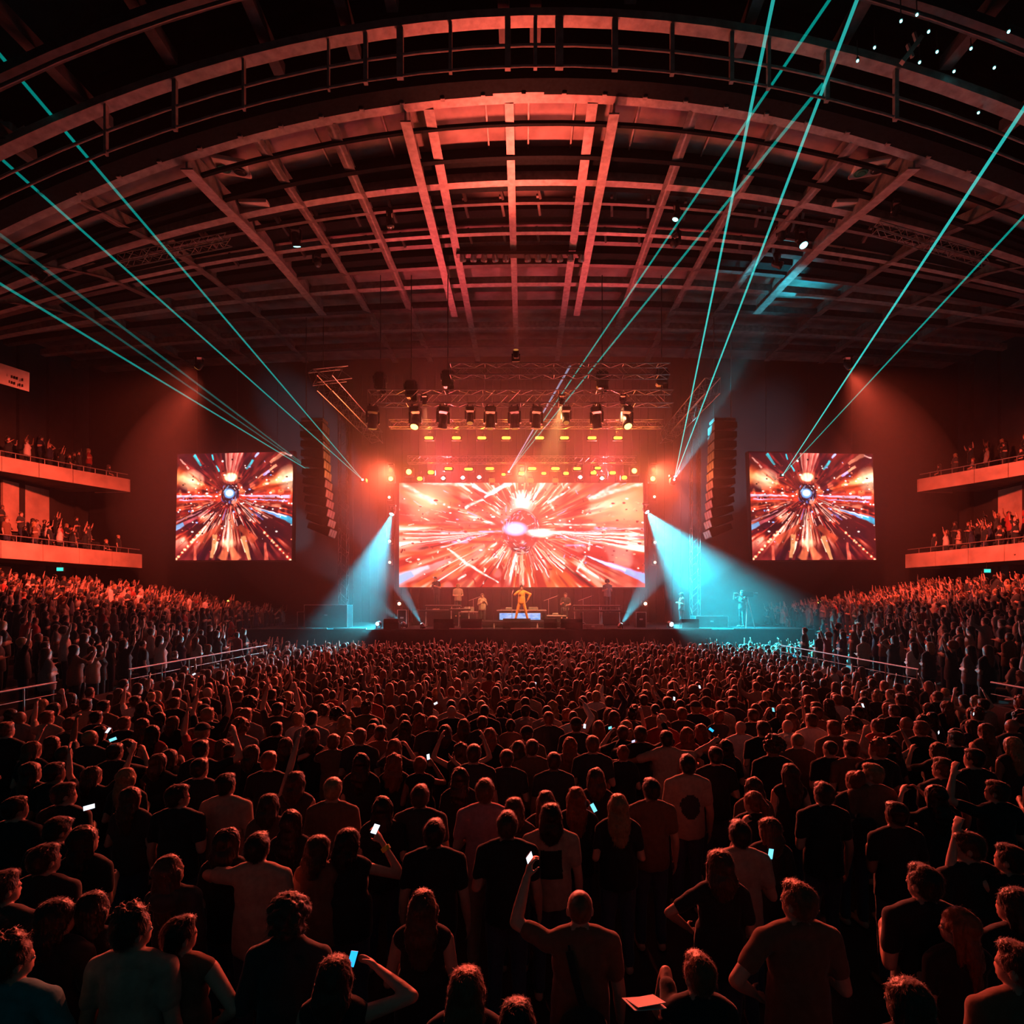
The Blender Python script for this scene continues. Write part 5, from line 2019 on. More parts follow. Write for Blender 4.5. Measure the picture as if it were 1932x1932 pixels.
for px, w, lab in ((838, .9, 'wide black stage monitor left of the centre, below the left keyboards'), (890, .95, 'square black stage monitor left of the singer'), (1038, .6, 'black stage monitor right of the singer'), (1078, 1.0, 'wide black stage monitor before the seated musician'),
                   (740, .7, 'black stage monitor by the left floor lights'), (1300, .8, 'black stage monitor by the right dazzling lamp'), (975, 1.3, 'long low black stage monitor before the singer')):
    wedge(px, w, lab, 25.95 if px != 975 else 26.4)


def crate(px, Y, d, label, m='black', z=DK):
    t = thing('flight_case', label, 'case', on_deck(px, Y, z))
    mb = MB()
    mb.box((0, 0, d[2] / 2), d, bev=.015)
    sub('body', mb, M[m], t)
    mb = MB()
    for sx in (-1, 1):
        for sy in (-1, 1):
            mb.box((sx * (d[0] / 2 - .01), sy * (d[1] / 2 - .01), d[2] / 2), (.035, .035, d[2] + .01))
    for sz in (0, 1):
        mb.box((0, -d[1] / 2, sz * d[2]), (d[0], .03, .03))
    sub('edge_trim', mb, M['alu'], t)
    mb = MB()
    mb.box((0, -d[1] / 2 - .012, d[2] * .55), (.16, .02, .08), bev=.006)
    sub('latch', mb, M['alu'], t)


crate(620, 27.4, (2.1, .8, 1.1), 'wide black flight case with lit edges at the left end of the stage')
crate(585, 27.8, (1.0, .7, .75), 'smaller flight case left of the wide one')
crate(760, 27.5, (.45, .4, .85), 'upright dark case behind the left floor beam lights')
crate(1208, 27.0, (.5, .4, .75), 'upright dark case right of the right floor beam light')
crate(1338, 27.6, (1.6, .8, .55), 'long low flight case near the right stage end')
crate(1118, 26.1, (.95, .4, .2), 'low slatted case at the stage lip right of the centre', 'grey_steel')
for px, lab in ((932, 'small glass bottle with white glint at the stage lip, left of the singer'), (1014, 'small pale bottle at the stage lip, right of the singer')):
    t = thing('bottle', lab, 'bottle', on_deck(px, 25.75))
    mb = MB()
    mb.lathe([(.035, 0), (.038, .03), (.038, .15), (.015, .2), (.014, .25)], 12)
    sub('body', mb, M['c_white'], t, True)
    mb = MB()
    mb.lathe([(.016, .25), (.016, .275)], 10)
    sub('cap', mb, M['c_navy'], t)
# camera on a tripod for the operator
t = thing('video_camera', 'broadcast camera on a tripod before the camera operator', 'camera', on_deck(1410, 26.5))
mb = MB()
mb.box((0, 0, 1.62), (.55, .2, .24), bev=.03)
sub('body', mb, M['black_metal'], t)
mb = MB()
mb.lathe([(.06, 0), (.075, .16), (.08, .2)], 14, (.27, 0, 1.62), Euler((0, PI / 2, 0)).to_matrix())
sub('lens', mb, M['dark_steel'], t)
for k in range(3):
    mb = MB()
    a = k * 2.09
    mb.tube([(0, 0, 1.5), (.36 * math.cos(a), .36 * math.sin(a), .01)], .022, 8)
    sub('tripod_leg', mb, M['alu'], t)
# ================================================================ the audience, nearest people one by one
rnd = random.Random(77)
TAKEN = []        # (x, y) of everybody placed
AUTO = []         # people whose label still needs a place


def arm_px(x, y, h, el, wr):
    """Elbow and wrist seen at these pixels, dy metres before the body, in the figure's own frame."""
    s = h / 1.72
    out = []
    for (px, py, dy) in (el, wr):
        p = P(px, py, y + dy)
        out.append(((p.x - x) / s, (p.y - y) / s, p.z / s))
    return tuple(out)


HAIRW = {'short': 'short-haired', 'buzz': 'crop-haired', 'messy': 'tousle-haired', 'long': 'long-haired', 'verylong': 'very long-haired', 'bob': 'bob-haired', 'wavy': 'wavy-haired',
         'bun': 'bun-haired', 'pony': 'pony-tailed', 'curly': 'curly-haired', 'bald': 'bald'}
HCW = {'black': 'black', 'brown': 'brown', 'fair': 'fair', 'red': 'reddish'}
TOPW = {'tee': 'tee', 'tank': 'vest', 'long': 'jumper', 'hoodie': 'hoodie', 'jacket': 'jacket'}


def near(px, py, label=None, h=1.72, L='down', R='down', armL=None, armR=None, **kw):
    x, y = loc_of(px, py, h + .03)
    cu = {}
    if armL:
        cu[-1] = arm_px(x, y, h, *armL)
    if armR:
        cu[1] = arm_px(x, y, h, *armR)
    t, T = person(x, y, 0, h, label, left=L, right=R, custom=cu or None, vox=(.0115 if py > 1590 else .0135) if label else None, **kw)
    TAKEN.append((x, y))
    if label is None:
        hair = 'cap-wearing' if kw.get('cap_') else HAIRW[kw.get('hair', 'short')]
        AUTO.append((t, px, py, f"{hair} person in {kw.get('shirt', 'black')} {TOPW[kw.get('top', 'tee')]}"))
    else:
        AUTO.append((t, px, py, None))
    return t, T


# --- the nearest people (pixel of the crown of the head)
near(798, 1676, 'person with long smooth rounded hair and a black top, bare shoulders showing', 1.66, 'front', 'front', sex='f', hair='long', hcol='brown', top='tank', shirt='black', eyes=True)
near(545, 1697, 'person with a round mass of curly hair and a dark jacket', 1.74, 'front', 'front', hair='curly', hcol='brown', top='jacket', shirt='charcoal', eyes=True, pitch=-.05)
ga = near(632, 1799, 'person filming with raised right elbow, phone before the head, nearest the frame bottom', 1.64, 'front', sex='f', hair='bob', hcol='brown', top='tank', shirt='black', eyes=True,
          armR=((778, 1880, .02), (682, 1802, .30)))
near(880, 1821, 'person with short straight hair and both hands at the shoulders, at the bottom centre', 1.66, 'chest', 'chest', sex='f', hair='bob', hcol='red', top='tee', shirt='black', eyes=True)
gb = near(658, 1560, 'person in black sleeveless top holding a phone high, yellow wristband on the right arm', 1.70, 'front', sex='f', hair='bob', hcol='black', top='tank', shirt='black', eyes=True, yaw=-.45,
          armR=((757, 1652, .12), (716, 1580, .22)), bands=((1, 'yellow'),))
near(602, 1573, 'person with chin-length hair looking to the right, left of the black-backed phone filmer', 1.66, sex='f', hair='bob', hcol='brown', yaw=-.5, top='tank', shirt='brown')
near(487, 1568, 'man in a pale brown tee with his left elbow held out', 1.76, 'hip', 'down', hair='short', hcol='black', shirt='sand', eyes=True, armL=((392, 1650, .1), (430, 1672, .28)))
near(550, 1526, 'person with long dark straight hair down the back, beside the pale brown tee', 1.66, 'front', 'front', sex='f', hair='verylong', hcol='black', top='tee', shirt='black', yaw=-.2)
near(508, 1495, 'person with smooth chin-length hair, behind the long dark hair', 1.66, 'front', 'front', sex='f', hair='bob', hcol='brown', shirt='brown')
near(558, 1453, 'person raising one straight left arm above the crowd', 1.72, 'up', 'front', sex='f', hair='bob', hcol='brown', top='tank', shirt='charcoal', armL=((562, 1395, .1), (577, 1340, .2)))
near(793, 1478, 'man with short round hair in a dark tee, arms low, left of the reddish tee', 1.76, 'front', 'front', hair='short', hcol='brown', shirt='charcoal', eyes=True)
near(915, 1467, 'broad tall man in a reddish tee and pale shorts', 1.84, 'front', 'front', hair='short', hcol='red', shirt='pink', trousers='sand', eyes=True)
near(820, 1543, 'man with short dark hair and a black tee, seen squarely from behind', 1.76, 'down', 'down', hair='short', hcol='black', shirt='black', eyes=True)
near(957, 1528, 'man in a black tee standing right before the reddish tee', 1.78, 'front', 'down', hair='short', hcol='brown', shirt='black', eyes=True)
near(970, 1502, 'bob-haired person half hidden at the right shoulder of the reddish tee', 1.66, 'front', 'front', sex='f', hair='bob', hcol='brown', shirt='charcoal')
near(427, 1457, 'man in a brown shirt with short dark hair, elbows bent forward', 1.78, 'front', 'front', hair='short', hcol='black', shirt='sand', yaw=-.25)
near(336, 1478, 'short dark-haired man turned to the right, in a black tee', 1.76, 'down', 'front', hair='short', hcol='black', shirt='black', yaw=-.7)
gc = near(240, 1447, 'long-haired person with a pale hair clip, head lit red on the crown', 1.66, 'front', 'front', sex='f', hair='long', hcol='fair', shirt='black', yaw=-.3)
near(340, 1610, 'person with a smooth hood of hair leaning right, left of the pale brown tee', 1.68, 'front', 'front', sex='f', hair='long', hcol='brown', top='hoodie', shirt='charcoal', lean=-.12, yaw=-.4)
near(250, 1712, 'man in a grey-brown tee with shaggy side hair, head turned right', 1.76, 'down', 'down', hair='messy', hcol='brown', shirt='sand', yaw=-.55, eyes=True)
near(340, 1726, 'person with short hair turned right and a bare right arm, beside the grey-brown tee', 1.64, 'front', 'hip', hair='short', hcol='black', top='tank', shirt='brown', yaw=-.6)
near(108, 1692, 'person with flat dark hair facing right near the left frame edge', 1.72, 'down', 'down', sex='f', hair='bob', hcol='black', shirt='black', yaw=-.5)
near(22, 1765, 'person with a teal sleeve at the bottom left frame edge', 1.74, 'down', 'hip', hair='messy', hcol='brown', shirt='teal', yaw=-.5, eyes=True)
near(86, 1590, 'dim round-headed person in black, second from the left frame edge', 1.72, 'front', 'front', hair='short', hcol='black', shirt='black', yaw=-.4)
near(176, 1680, 'dim long-haired person in black behind the grey-brown tee', 1.68, 'front', 'front', sex='f', hair='long', hcol='black', shirt='black', yaw=-.3)
near(160, 1556, 'dim person with thin long hair and black top, left of the leaning hood', 1.72, 'front', 'front', sex='f', hair='verylong', hcol='black', shirt='black', yaw=-.4)
near(5, 1640, 'hooded person cut by the left frame edge', 1.74, 'down', 'down', hair='short', top='hoodie', shirt='charcoal', yaw=-.4)
near(104, 1540, 'dark-haired person in black with head bowed, near the left frame edge', 1.70, 'front', 'front', hair='short', hcol='black', shirt='black', yaw=-.5, pitch=-.25)
near(122, 1474, 'person with short hair in profile facing right, far left', 1.74, 'front', 'front', hair='short', hcol='brown', shirt='black', yaw=-.8)
near(1094, 1674, 'crop-haired man raising his left arm, a dark sling strap across his tee', 1.74, 'high', 'down', hair='buzz', hcol='red', shirt='brown', eyes=True,
     armL=((986, 1748, .06), (994, 1655, .16)))
near(1039, 1513, 'person with bobbed hair in a pale tee with a dark square print on the back', 1.74, 'front', 'down', hair='bob', hcol='black', shirt='sand', prints=(0, 1.24, .105, .125, 'square'), eyes=True)
gd = near(1087, 1483, 'long-haired person with glowing red hair outline beside a bright phone', 1.68, 'front', sex='f', hair='long', hcol='red', shirt='black', armR=((1135, 1590, .12), (1119, 1535, .25)))
near(1166, 1496, 'person with long straight shining hair and a plain black top', 1.70, 'front', 'front', sex='f', hair='long', hcol='fair', top='tee', shirt='black', eyes=True)
near(1030, 1490, 'long-haired person just behind the square-printed tee', 1.66, 'front', 'front', sex='f', hair='long', hcol='brown', shirt='black')
near(1228, 1466, 'short-haired person in a pale tee with one bent arm, left of the ring print', 1.74, 'hip', 'down', hair='short', hcol='black', shirt='brown', yaw=.3)
near(1297, 1421, 'man in a pale tee with a big round print on the back', 1.80, 'down', 'down', hair='short', hcol='black', shirt='sand', prints=(0, 1.20, .115, .14, 'round'), eyes=True)
near(1420, 1490, 'person with a ponytail hanging to the left, right of the ring print', 1.66, 'front', 'front', sex='f', hair='pony', hcol='red', shirt='black', yaw=.5)
near(1395, 1545, 'round-headed man in a brown tee behind the woman with the wide elbow', 1.74, 'front', 'front', hair='short', hcol='black', shirt='sand', eyes=True)
near(1358, 1600, 'woman in black with her left elbow wide and hair reaching the neck', 1.72, 'hip', 'front', sex='f', hair='bob', hcol='brown', top='tee', shirt='black', eyes=True, armL=((1262, 1722, .0), (1300, 1752, .18)))
near(1318, 1795, 'person with a wrap around the hair holding a folded paper', 1.64, 'front', 'front', sex='f', hair='short', hcol='red', shirt='black', yaw=.3, armL=((1262, 1890, .05), (1240, 1892, .3)))
near(975, 1880, 'small dim person at the bottom edge, centre, hair barely lit', 1.56, 'front', 'front', sex='f', hair='bob', hcol='black', shirt='black')
near(1505, 1660, 'big man in a dark brown tee with sloping shoulders, head turned left', 1.82, 'hip', 'front', hair='short', hcol='red', shirt='brown', yaw=.5, eyes=True)
near(1553, 1473, 'man with short hair in black, left of the woman with the rucksack', 1.76, 'front', 'down', hair='short', hcol='brown', shirt='black', yaw=.25)
ge = near(1611, 1452, 'woman with glowing reddish hair tied back and a dark rucksack strap', 1.68, 'front', 'front', sex='f', hair='bun', hcol='red', shirt='charcoal', yaw=.3)
near(1645, 1438, 'man facing left in profile, pale neck lit red, right of the reddish hair', 1.78, 'front', 'front', hair='short', hcol='fair', shirt='brown', yaw=.8)
near(1490, 1439, 'long-haired person with dark hair in front of bare lit shoulder', 1.70, 'front', 'front', sex='f', hair='long', hcol='brown', top='tank', shirt='black', yaw=.2)
near(1778, 1427, 'man in a black tee with one bent left forearm lit red', 1.82, 'chest', 'down', hair='short', hcol='brown', shirt='black', yaw=.4, armL=((1740, 1535, .1), (1732, 1560, .3)))
near(1830, 1567, 'person with glasses-like glint facing left, dark top', 1.76, 'front', 'front', hair='short', hcol='brown', shirt='black', yaw=.9, pitch=-.1)
near(1742, 1628, 'narrow-shouldered man in black with a thin lit outline on his left side', 1.80, 'front', 'front', hair='short', hcol='black', shirt='black', yaw=.3, eyes=True)
near(1808, 1710, 'long-haired person facing left, red fringe lit, near the right bottom', 1.66, 'front', 'down', sex='f', hair='long', hcol='red', shirt='black', yaw=.8, eyes=True)
near(1710, 1843, 'person with a smooth lit crown at the bottom edge, right of centre', 1.70, 'down', 'down', sex='f', hair='bob', hcol='brown', shirt='black', yaw=.4, eyes=True)
near(1922, 1775, 'short-haired man cut by the right frame edge at the bottom', 1.78, 'down', 'down', hair='short', hcol='brown', shirt='brown', yaw=.5)
gf = near(1450, 1540, 'person lifting a thin bright phone, behind the big brown tee', 1.62, 'phone', 'front', sex='f', hair='bob', hcol='brown', shirt='black', yaw=.5)
near(1915, 1672, 'dim person at the right frame edge in front of the glinting glasses', 1.72, 'hip', 'down', hair='bob', hcol='black', shirt='black', yaw=.5)
near(1905, 1590, 'dim dark-haired person at the right edge with a raised bare forearm', 1.70, 'upbent', 'down', sex='f', hair='short', hcol='black', top='tank', shirt='black', yaw=.5)
near(1880, 1470, 'slim person at the right edge holding both forearms up', 1.72, 'upbent', 'front', hair='short', hcol='brown', shirt='black', yaw=.6)
# --- the next ranks, from the photograph
MIDS = [  # px, py, sex, hair, hair colour, top, shirt, left arm, right arm, yaw
    (718, 1367, 'm', 'short', 'brown', 'tee', 'brown', 'phone', 'down', 0), (679, 1372, 'm', 'short', 'red', 'tee', 'charcoal', 'front', 'front', .2), (629, 1383, 'm', 'short', 'red', 'tee', 'brown', 'phone', 'phone', .1),
    (682, 1419, 'f', 'long', 'black', 'tee', 'black', 'front', 'front', 0), (744, 1420, 'f', 'wavy', 'red', 'tee', 'black', 'front', 'front', 0), (793, 1425, 'f', 'bun', 'red', 'tank', 'black', 'front', 'phone', 0),
    (894, 1402, 'm', 'short', 'brown', 'tee', 'charcoal', 'down', 'down', 0), (956, 1412, 'm', 'short', 'brown', 'tee', 'charcoal', 'wide', 'front', 0), (978, 1396, 'f', 'bob', 'brown', 'tee', 'black', 'front', 'front', 0),
    (508, 1415, 'm', 'short', 'red', 'tee', 'black', 'front', 'front', 0), (540, 1390, 'f', 'bob', 'brown', 'tank', 'black', 'front', 'upbent', -.1), (591, 1374, 'f', 'bob', 'brown', 'tee', 'black', 'front', 'front', -.2),
    (624, 1325, 'f', 'long', 'red', 'tee', 'black', 'front', 'front', 0), (792, 1345, 'f', 'wavy', 'red', 'tee', 'black', 'front', 'front', 0), (816, 1349, 'm', 'short', 'red', 'tee', 'charcoal', 'front', 'front', 0),
    (763, 1346, 'f', 'long', 'brown', 'tee', 'black', 'front', 'front', 0), (840, 1366, 'f', 'bob', 'brown', 'tee', 'black', 'front', 'front', 0), (875, 1355, 'f', 'bob', 'brown', 'tee', 'brown', 'front', 'front', 0),
    (910, 1349, 'm', 'short', 'brown', 'tee', 'charcoal', 'front', 'front', 0), (924, 1372, 'f', 'bob', 'red', 'tee', 'black', 'front', 'front', 0), (1004, 1393, 'm', 'short', 'brown', 'tee', 'brown', 'down', 'down', 0),
    (1075, 1389, 'f', 'long', 'red', 'tee', 'brown', 'front', 'front', 0), (1118, 1386, 'm', 'short', 'red', 'tee', 'charcoal', 'front', 'front', 0), (1045, 1417, 'm', 'short', 'brown', 'tee', 'charcoal', 'down', 'down', 0),
    (1124, 1447, 'f', 'bob', 'brown', 'tee', 'black', 'front', 'front', 0), (1129, 1358, 'f', 'bob', 'red', 'tee', 'charcoal', 'front', 'front', 0), (1175, 1367, 'm', 'short', 'brown', 'tee', 'black', 'phone', 'front', 0),
    (1208, 1368, 'm', 'short', 'brown', 'long', 'black', 'phone', 'upbent', 0), (1175, 1404, 'f', 'bun', 'red', 'tee', 'black', 'front', 'front', 0), (1257, 1376, 'm', 'short', 'black', 'tee', 'sand', 'sideways', 'wide', 0),
    (1369, 1393, 'f', 'verylong', 'black', 'tee', 'black', 'head', 'front', 0), (1322, 1364, 'f', 'bob', 'red', 'tee', 'black', 'front', 'phone', 0), (1439, 1358, 'm', 'short', 'brown', 'tee', 'black', 'front', 'front', .2),
    (1420, 1336, 'm', 'short', 'brown', 'tee', 'black', 'front', 'front', .3), (1035, 1341, 'm', 'short', 'red', 'tee', 'charcoal', 'front', 'front', 0), (1458, 1390, 'm', 'curly', 'brown', 'tee', 'black', 'front', 'front', .3),
    (1504, 1380, 'm', 'buzz', 'fair', 'tee', 'brown', 'front', 'front', .3), (1572, 1357, 'm', 'short', 'red', 'tee', 'brown', 'front', 'down', .2), (1605, 1394, 'm', 'short', 'brown', 'tee', 'brown', 'down', 'front', .3),
    (1566, 1394, 'm', 'buzz', 'brown', 'tee', 'black', 'front', 'front', .4), (1655, 1394, 'm', 'messy', 'red', 'tee', 'black', 'front', 'front', .6), (1710, 1349, 'm', 'bald', 'brown', 'tee', 'brown', 'front', 'front', .5),
    (1737, 1358, 'm', 'short', 'red', 'tee', 'black', 'down', 'front', .4), (1768, 1399, 'f', 'bob', 'brown', 'tee', 'black', 'phone', 'front', .4), (1802, 1377, 'm', 'short', 'brown', 'tee', 'black', 'front', 'front', .5),
    (1859, 1363, 'f', 'long', 'red', 'tank', 'brown', 'chest', 'front', .6), (1924, 1342, 'm', 'curly', 'brown', 'tee', 'black', 'front', 'front', .6), (365, 1372, 'f', 'bob', 'brown', 'tee', 'brown', 'front', 'front', -.3),
    (380, 1394, 'm', 'short', 'black', 'tee', 'black', 'front', 'upbent', -.2), (435, 1401, 'm', 'short', 'black', 'tee', 'charcoal', 'front', 'front', -.3), (476, 1404, 'f', 'bob', 'brown', 'tee', 'black', 'front', 'front', -.4),
    (378, 1428, 'm', 'short', 'black', 'tee', 'black', 'front', 'front', -.2), (322, 1412, 'f', 'long', 'brown', 'tank', 'brown', 'front', 'front', -.6), (243, 1393, 'f', 'long', 'brown', 'tee', 'black', 'front', 'front', -.4),
    (218, 1400, 'm', 'short', 'black', 'tee', 'black', 'phone', 'phone', -.2), (189, 1368, 'f', 'bob', 'black', 'tee', 'black', 'front', 'front', -.5), (62, 1397, 'f', 'bob', 'red', 'tee', 'black', 'front', 'front', -.5),
    (100, 1387, 'f', 'long', 'brown', 'tee', 'black', 'upbent', 'front', -.4), (60, 1436, 'f', 'long', 'brown', 'tee', 'black', 'front', 'front', -.5), (104, 1436, 'm', 'short', 'black', 'tee', 'black', 'front', 'front', -.5),
    (175, 1444, 'f', 'bob', 'brown', 'tee', 'black', 'upout', 'upout', -.5), (1837, 1410, 'm', 'short', 'black', 'tee', 'black', 'front', 'front', .5), (30, 1500, 'm', 'short', 'black', 'tee', 'black', 'front', 'front', -.5),
    (868, 1446, 'f', 'long', 'black', 'tee', 'black', 'front', 'front', 0), (722, 1500, 'f', 'long', 'black', 'tee', 'black', 'front', 'front', 0), (1690, 1510, 'm', 'short', 'black', 'tee', 'black', 'front', 'front', .3),
    (430, 1560, 'f', 'bob', 'black', 'tee', 'black', 'front', 'front', -.2), (300, 1420, 'f', 'bob', 'brown', 'tee', 'black', 'phone', 'phone', -.2)]
HOLD = []
for i, (px, py, sx_, hr, hcl, tp, sh_, l_, r_, yw) in enumerate(MIDS):
    t, T = near(px, py, None, (1.76 if sx_ == 'm' else 1.66) + .05 * math.sin(i * 2.4), l_, r_, sex=sx_, hair=hr, hcol=hcl, top=tp, shirt=sh_, yaw=yw, skin='skin_dark' if i % 6 == 5 else 'skin')

# --- fill up to about 300 with people in the same ranks
COMBO = [('m', 'front', 'front', 0, 'tee'), ('m', 'down', 'down', .2, 'tee'), ('f', 'front', 'front', 0, 'tee'), ('f', 'front', 'front', 0, 'tank'), ('m', 'fist', 'front', -.1, 'tee'), ('f', 'front', 'fist', .1, 'tee'),
         ('m', 'up', 'up', 0, 'tee'), ('f', 'phone', 'phone', 0, 'tee'), ('m', 'front', 'high', 0, 'long'), ('f', 'upbent', 'upbent', 0, 'tank'), ('m', 'chest', 'chest', -.3, 'hoodie'), ('f', 'down', 'front', .35, 'long')]
CW = [16, 10, 18, 8, 5, 5, 2, 4, 3, 3, 6, 6]
POSEW = {4: 'left fist raised', 5: 'right fist raised', 6: 'both arms up', 7: 'hands before the face', 8: 'right arm high', 9: 'both elbows lifted'}
cand = []
GRID = {}


def free(x, y, d):
    k = (int(x // .6), int(y // .6))
    for a in (-1, 0, 1):
        for b in (-1, 0, 1):
            for (u, v) in GRID.get((k[0] + a, k[1] + b), ()):
                if (u - x) ** 2 + (v - y) ** 2 < d * d:
                    return False
    return True


def put(x, y):
    GRID.setdefault((int(x // .6), int(y // .6)), []).append((x, y))


for x, y in TAKEN:
    put(x, y)
SEEDED = []
for tries in range(60000):
    y = 5.6 + 18.7 * rnd.random()
    x = rnd.uniform(-12.6, 12.6)
    if abs(x) > (9.25 if y < 21.4 else 12.6):
        continue
    if abs(x + .1) > .97 * y:
        continue
    d = (.56 if y < 8 else .47) if y < 14 else .43
    if y < 8.6 and any((u - x) ** 2 < .3 ** 2 and 0 < v - y < 1.2 for u, v in TAKEN):
        continue      # would stand before somebody the photograph shows
    if free(x, y, d):
        put(x, y)
        SEEDED.append((y, x))
SEEDED.sort()
NEED = 300 - len(TAKEN) - 8      # eight performers and crew make the rest
for y, x in SEEDED[:NEED]:
    ci = rnd.choices(range(len(COMBO)), CW)[0]
    sx_, l_, r_, yw, tp = COMBO[ci]
    if abs(x) > 3:
        yw = -.3 if x < 0 else .3
    hr = rnd.choice(['short', 'short', 'short', 'short', 'short', 'buzz', 'messy', 'curly', 'bald']) if sx_ == 'm' else rnd.choice(['long', 'long', 'bob', 'bob', 'wavy', 'verylong', 'pony', 'bun'])
    hcl = rnd.choice(['black', 'black', 'black', 'brown', 'brown', 'brown', 'red', 'fair'])
    sh_ = rnd.choice(['black', 'black', 'black', 'charcoal', 'charcoal', 'brown', 'grey', 'navy', 'sand', 'olive', 'red', 'white'] if y > 8 else ['black', 'charcoal', 'brown'])
    h = (1.77 if sx_ == 'm' else 1.66) + rnd.uniform(-.07, .07)
    cp = sx_ == 'm' and rnd.random() < .09
    t, T = person(x, y, 0, h, None, sex=sx_, left=l_, right=r_, yaw=yw, hair=hr, hcol=hcl, top=tp, shirt=sh_, skin='skin_dark' if rnd.random() < .15 else 'skin', cap_=cp, trousers=rnd.choice(['denim', 'black', 'charcoal']))
    hw_ = 'cap-wearing' if cp else HAIRW[hr]
    AUTO.append((t, VX + F * x / y, VY + (HC - h) * F / y, f"{hw_} person in {sh_} {TOPW[tp]}" + (', ' + POSEW[ci] if ci in POSEW else '')))

# places for the labels: rows counted up from the bottom of the picture, then from the left
AUTO.sort(key=lambda a: -a[2])
need = [a for a in AUTO]
rows, cur = [], []
for a in need:
    if cur and cur[0][2] - a[2] > max(7, .075 * (cur[0][2] - VY)):
        rows.append(cur)
        cur = []
    cur.append(a)
rows.append(cur)
for ri, row in enumerate(rows):
    row.sort(key=lambda a: a[1])
    for k, (t, px, py, lab) in enumerate(row):
        if lab is None:
            continue
        t['label'] = f"{lab}, {ordinal(k)} from left, {ordinal(ri)} row from bottom"
    for (t, px, py, lab) in row:
        t['group'] = 'standing audience on the floor'

# --- phones held up in the crowd
E_PHONE = {'white': emit('phone_white', (.75, .85, 1.0), 1.6), 'blue': emit('phone_blue', (.02, .42, 1.0), 1.6), 'cyan': emit('phone_cyan', (.2, .75, .95), 1.3), 'lilac': emit('phone_lilac', (.7, .65, 1.0), 1.2)}
PH = [(708, 1564, 3.99, 'white', .30, 'in the hand with the yellow wristband'), (665, 1809, 3.25, 'blue', .1, 'lighting blue before the nearest filming person'), (1120, 1524, 5.75, 'cyan', -.5, 'beside the glowing red hair outline'),
      (1454, 1611, 4.7, 'cyan', .15, 'thin and upright, behind the big brown tee'), (703, 1406, 8.35, 'cyan', .6, ''), (643, 1418, 8.0, 'white', 1.5, ''), (808, 1428, 7.2, 'white', -.3, ''), (1151, 1373, 8.6, 'cyan', 1.5, ''),
      (1195, 1399, 8.0, 'lilac', 1.5, ''), (1342, 1377, 8.6, 'blue', -.9, ''), (1459, 1339, 9.4, 'cyan', .2, ''), (1837, 1347, 8.6, 'white', 1.5, ''), (1771, 1382, 8.0, 'white', 1.4, ''), (213, 1395, 7.2, 'cyan', 1.2, ''),
      (204, 1378, 7.6, 'white', .2, ''), (168, 1523, 5.1, 'white', 1.5, 'held low at the far left'), (822, 1327, 10.2, 'white', 1.2, ''), (1010, 1290, 12.6, 'white', .3, ''), (1272, 1318, 10.6, 'white', .3, ''), (1320, 1296, 12, 'white', 0, ''),
      (1628, 1331, 9.8, 'white', .2, ''), (366, 1272, 14.5, 'white', 1.0, ''), (999, 1618, 3.62, 'white', 1.3, 'in the raised left hand of the crop-haired man with the sling'), (1103, 1370, 8.9, 'white', .2, '')]
RX = {(708, 1564): -1.15, (665, 1809): -1.0, (1120, 1524): -.3, (1454, 1611): 0, (999, 1618): -1.15, (168, 1523): -.9}
byx = sorted(range(len(PH)), key=lambda i: PH[i][0])
for i, (px, py, Y, c, roll, where) in enumerate(PH):
    lab = f'lit smartphone {where}' if where else f'small lit smartphone held up in the crowd, {ordinal(byx.index(i))} glowing phone from the left'
    p = P(px, py, Y)
    t = thing('smartphone', lab, 'phone', p, 0, 'lit phones in the crowd')
    t.rotation_euler = (RX.get((px, py), -.75), roll, 0)
    k_ = .55 if py < 1480 else .6
    t.scale = (k_, k_, k_)
    mb = MB()
    mb.box((0, .006, 0), (.074, .010, .152), bev=.006)
    sub('case', mb, M['black_metal'], t)
    mb = MB()
    mb.box((0, -.0005, 0), (.068, .003, .142), bev=.001)
    sub('screen', mb, E_PHONE[c], t)
# paper held by the wrapped-hair person, sling strap and bag, rucksack, hair clip
p = P(1215, 1893, 2.95)
mb = MB()
mb.box((0, 0, 0), (.19, .14, .004), Euler((-.2, .15, .3)).to_matrix())
mb.box((.01, .0, .012), (.17, .12, .004), Euler((-.28, .1, .36)).to_matrix())
tag(mb.obj('folded_paper', M['white_panel']), 'folded paper held low by the person with wrapped hair', 'paper').location = p
bx, by = loc_of(1094, 1674, 1.77)
t = thing('sling_bag', 'dark sling bag on the back of the crop-haired man with the raised arm', 'bag', (bx, by - .19, 1.02))
mb = MB()
mb.sphere((0, 0, 0), (.15, .055, .13), 14, 10)
sub('bag_body', mb, M['c_black'], t, True)
mb = MB()
pts = [(-.09, .20, .43), (-.075, .10, .40), (-.045, .035, .28), (-.01, .015, .16), (.02, .02, .08)]
for a, b in zip(pts, pts[1:]):
    mb.bar(a, b, .045, .012, up=(0, 1, .2))
sub('strap', mb, M['c_black'], t)
bx, by = loc_of(1611, 1452, 1.71)
t = thing('rucksack', 'dark rucksack on the woman with reddish tied hair', 'bag', (bx, by - .20, 1.05))
mb = MB()
mb.box((0, 0, 0), (.28, .15, .40), bev=.06)
mb.box((0, -.08, -.06), (.22, .06, .2), bev=.025)
sub('pack', mb, M['c_black'], t)
for s in (-1, 1):
    mb = MB()
    mb.bar((s * .10, .05, .17), (s * .11, .12, .36), .05, .015, up=(0, 1, 0))
    mb.bar((s * .11, .12, .36), (s * .11, .30, .37), .05, .015)
    sub('strap', mb, M['c_charcoal'], t)

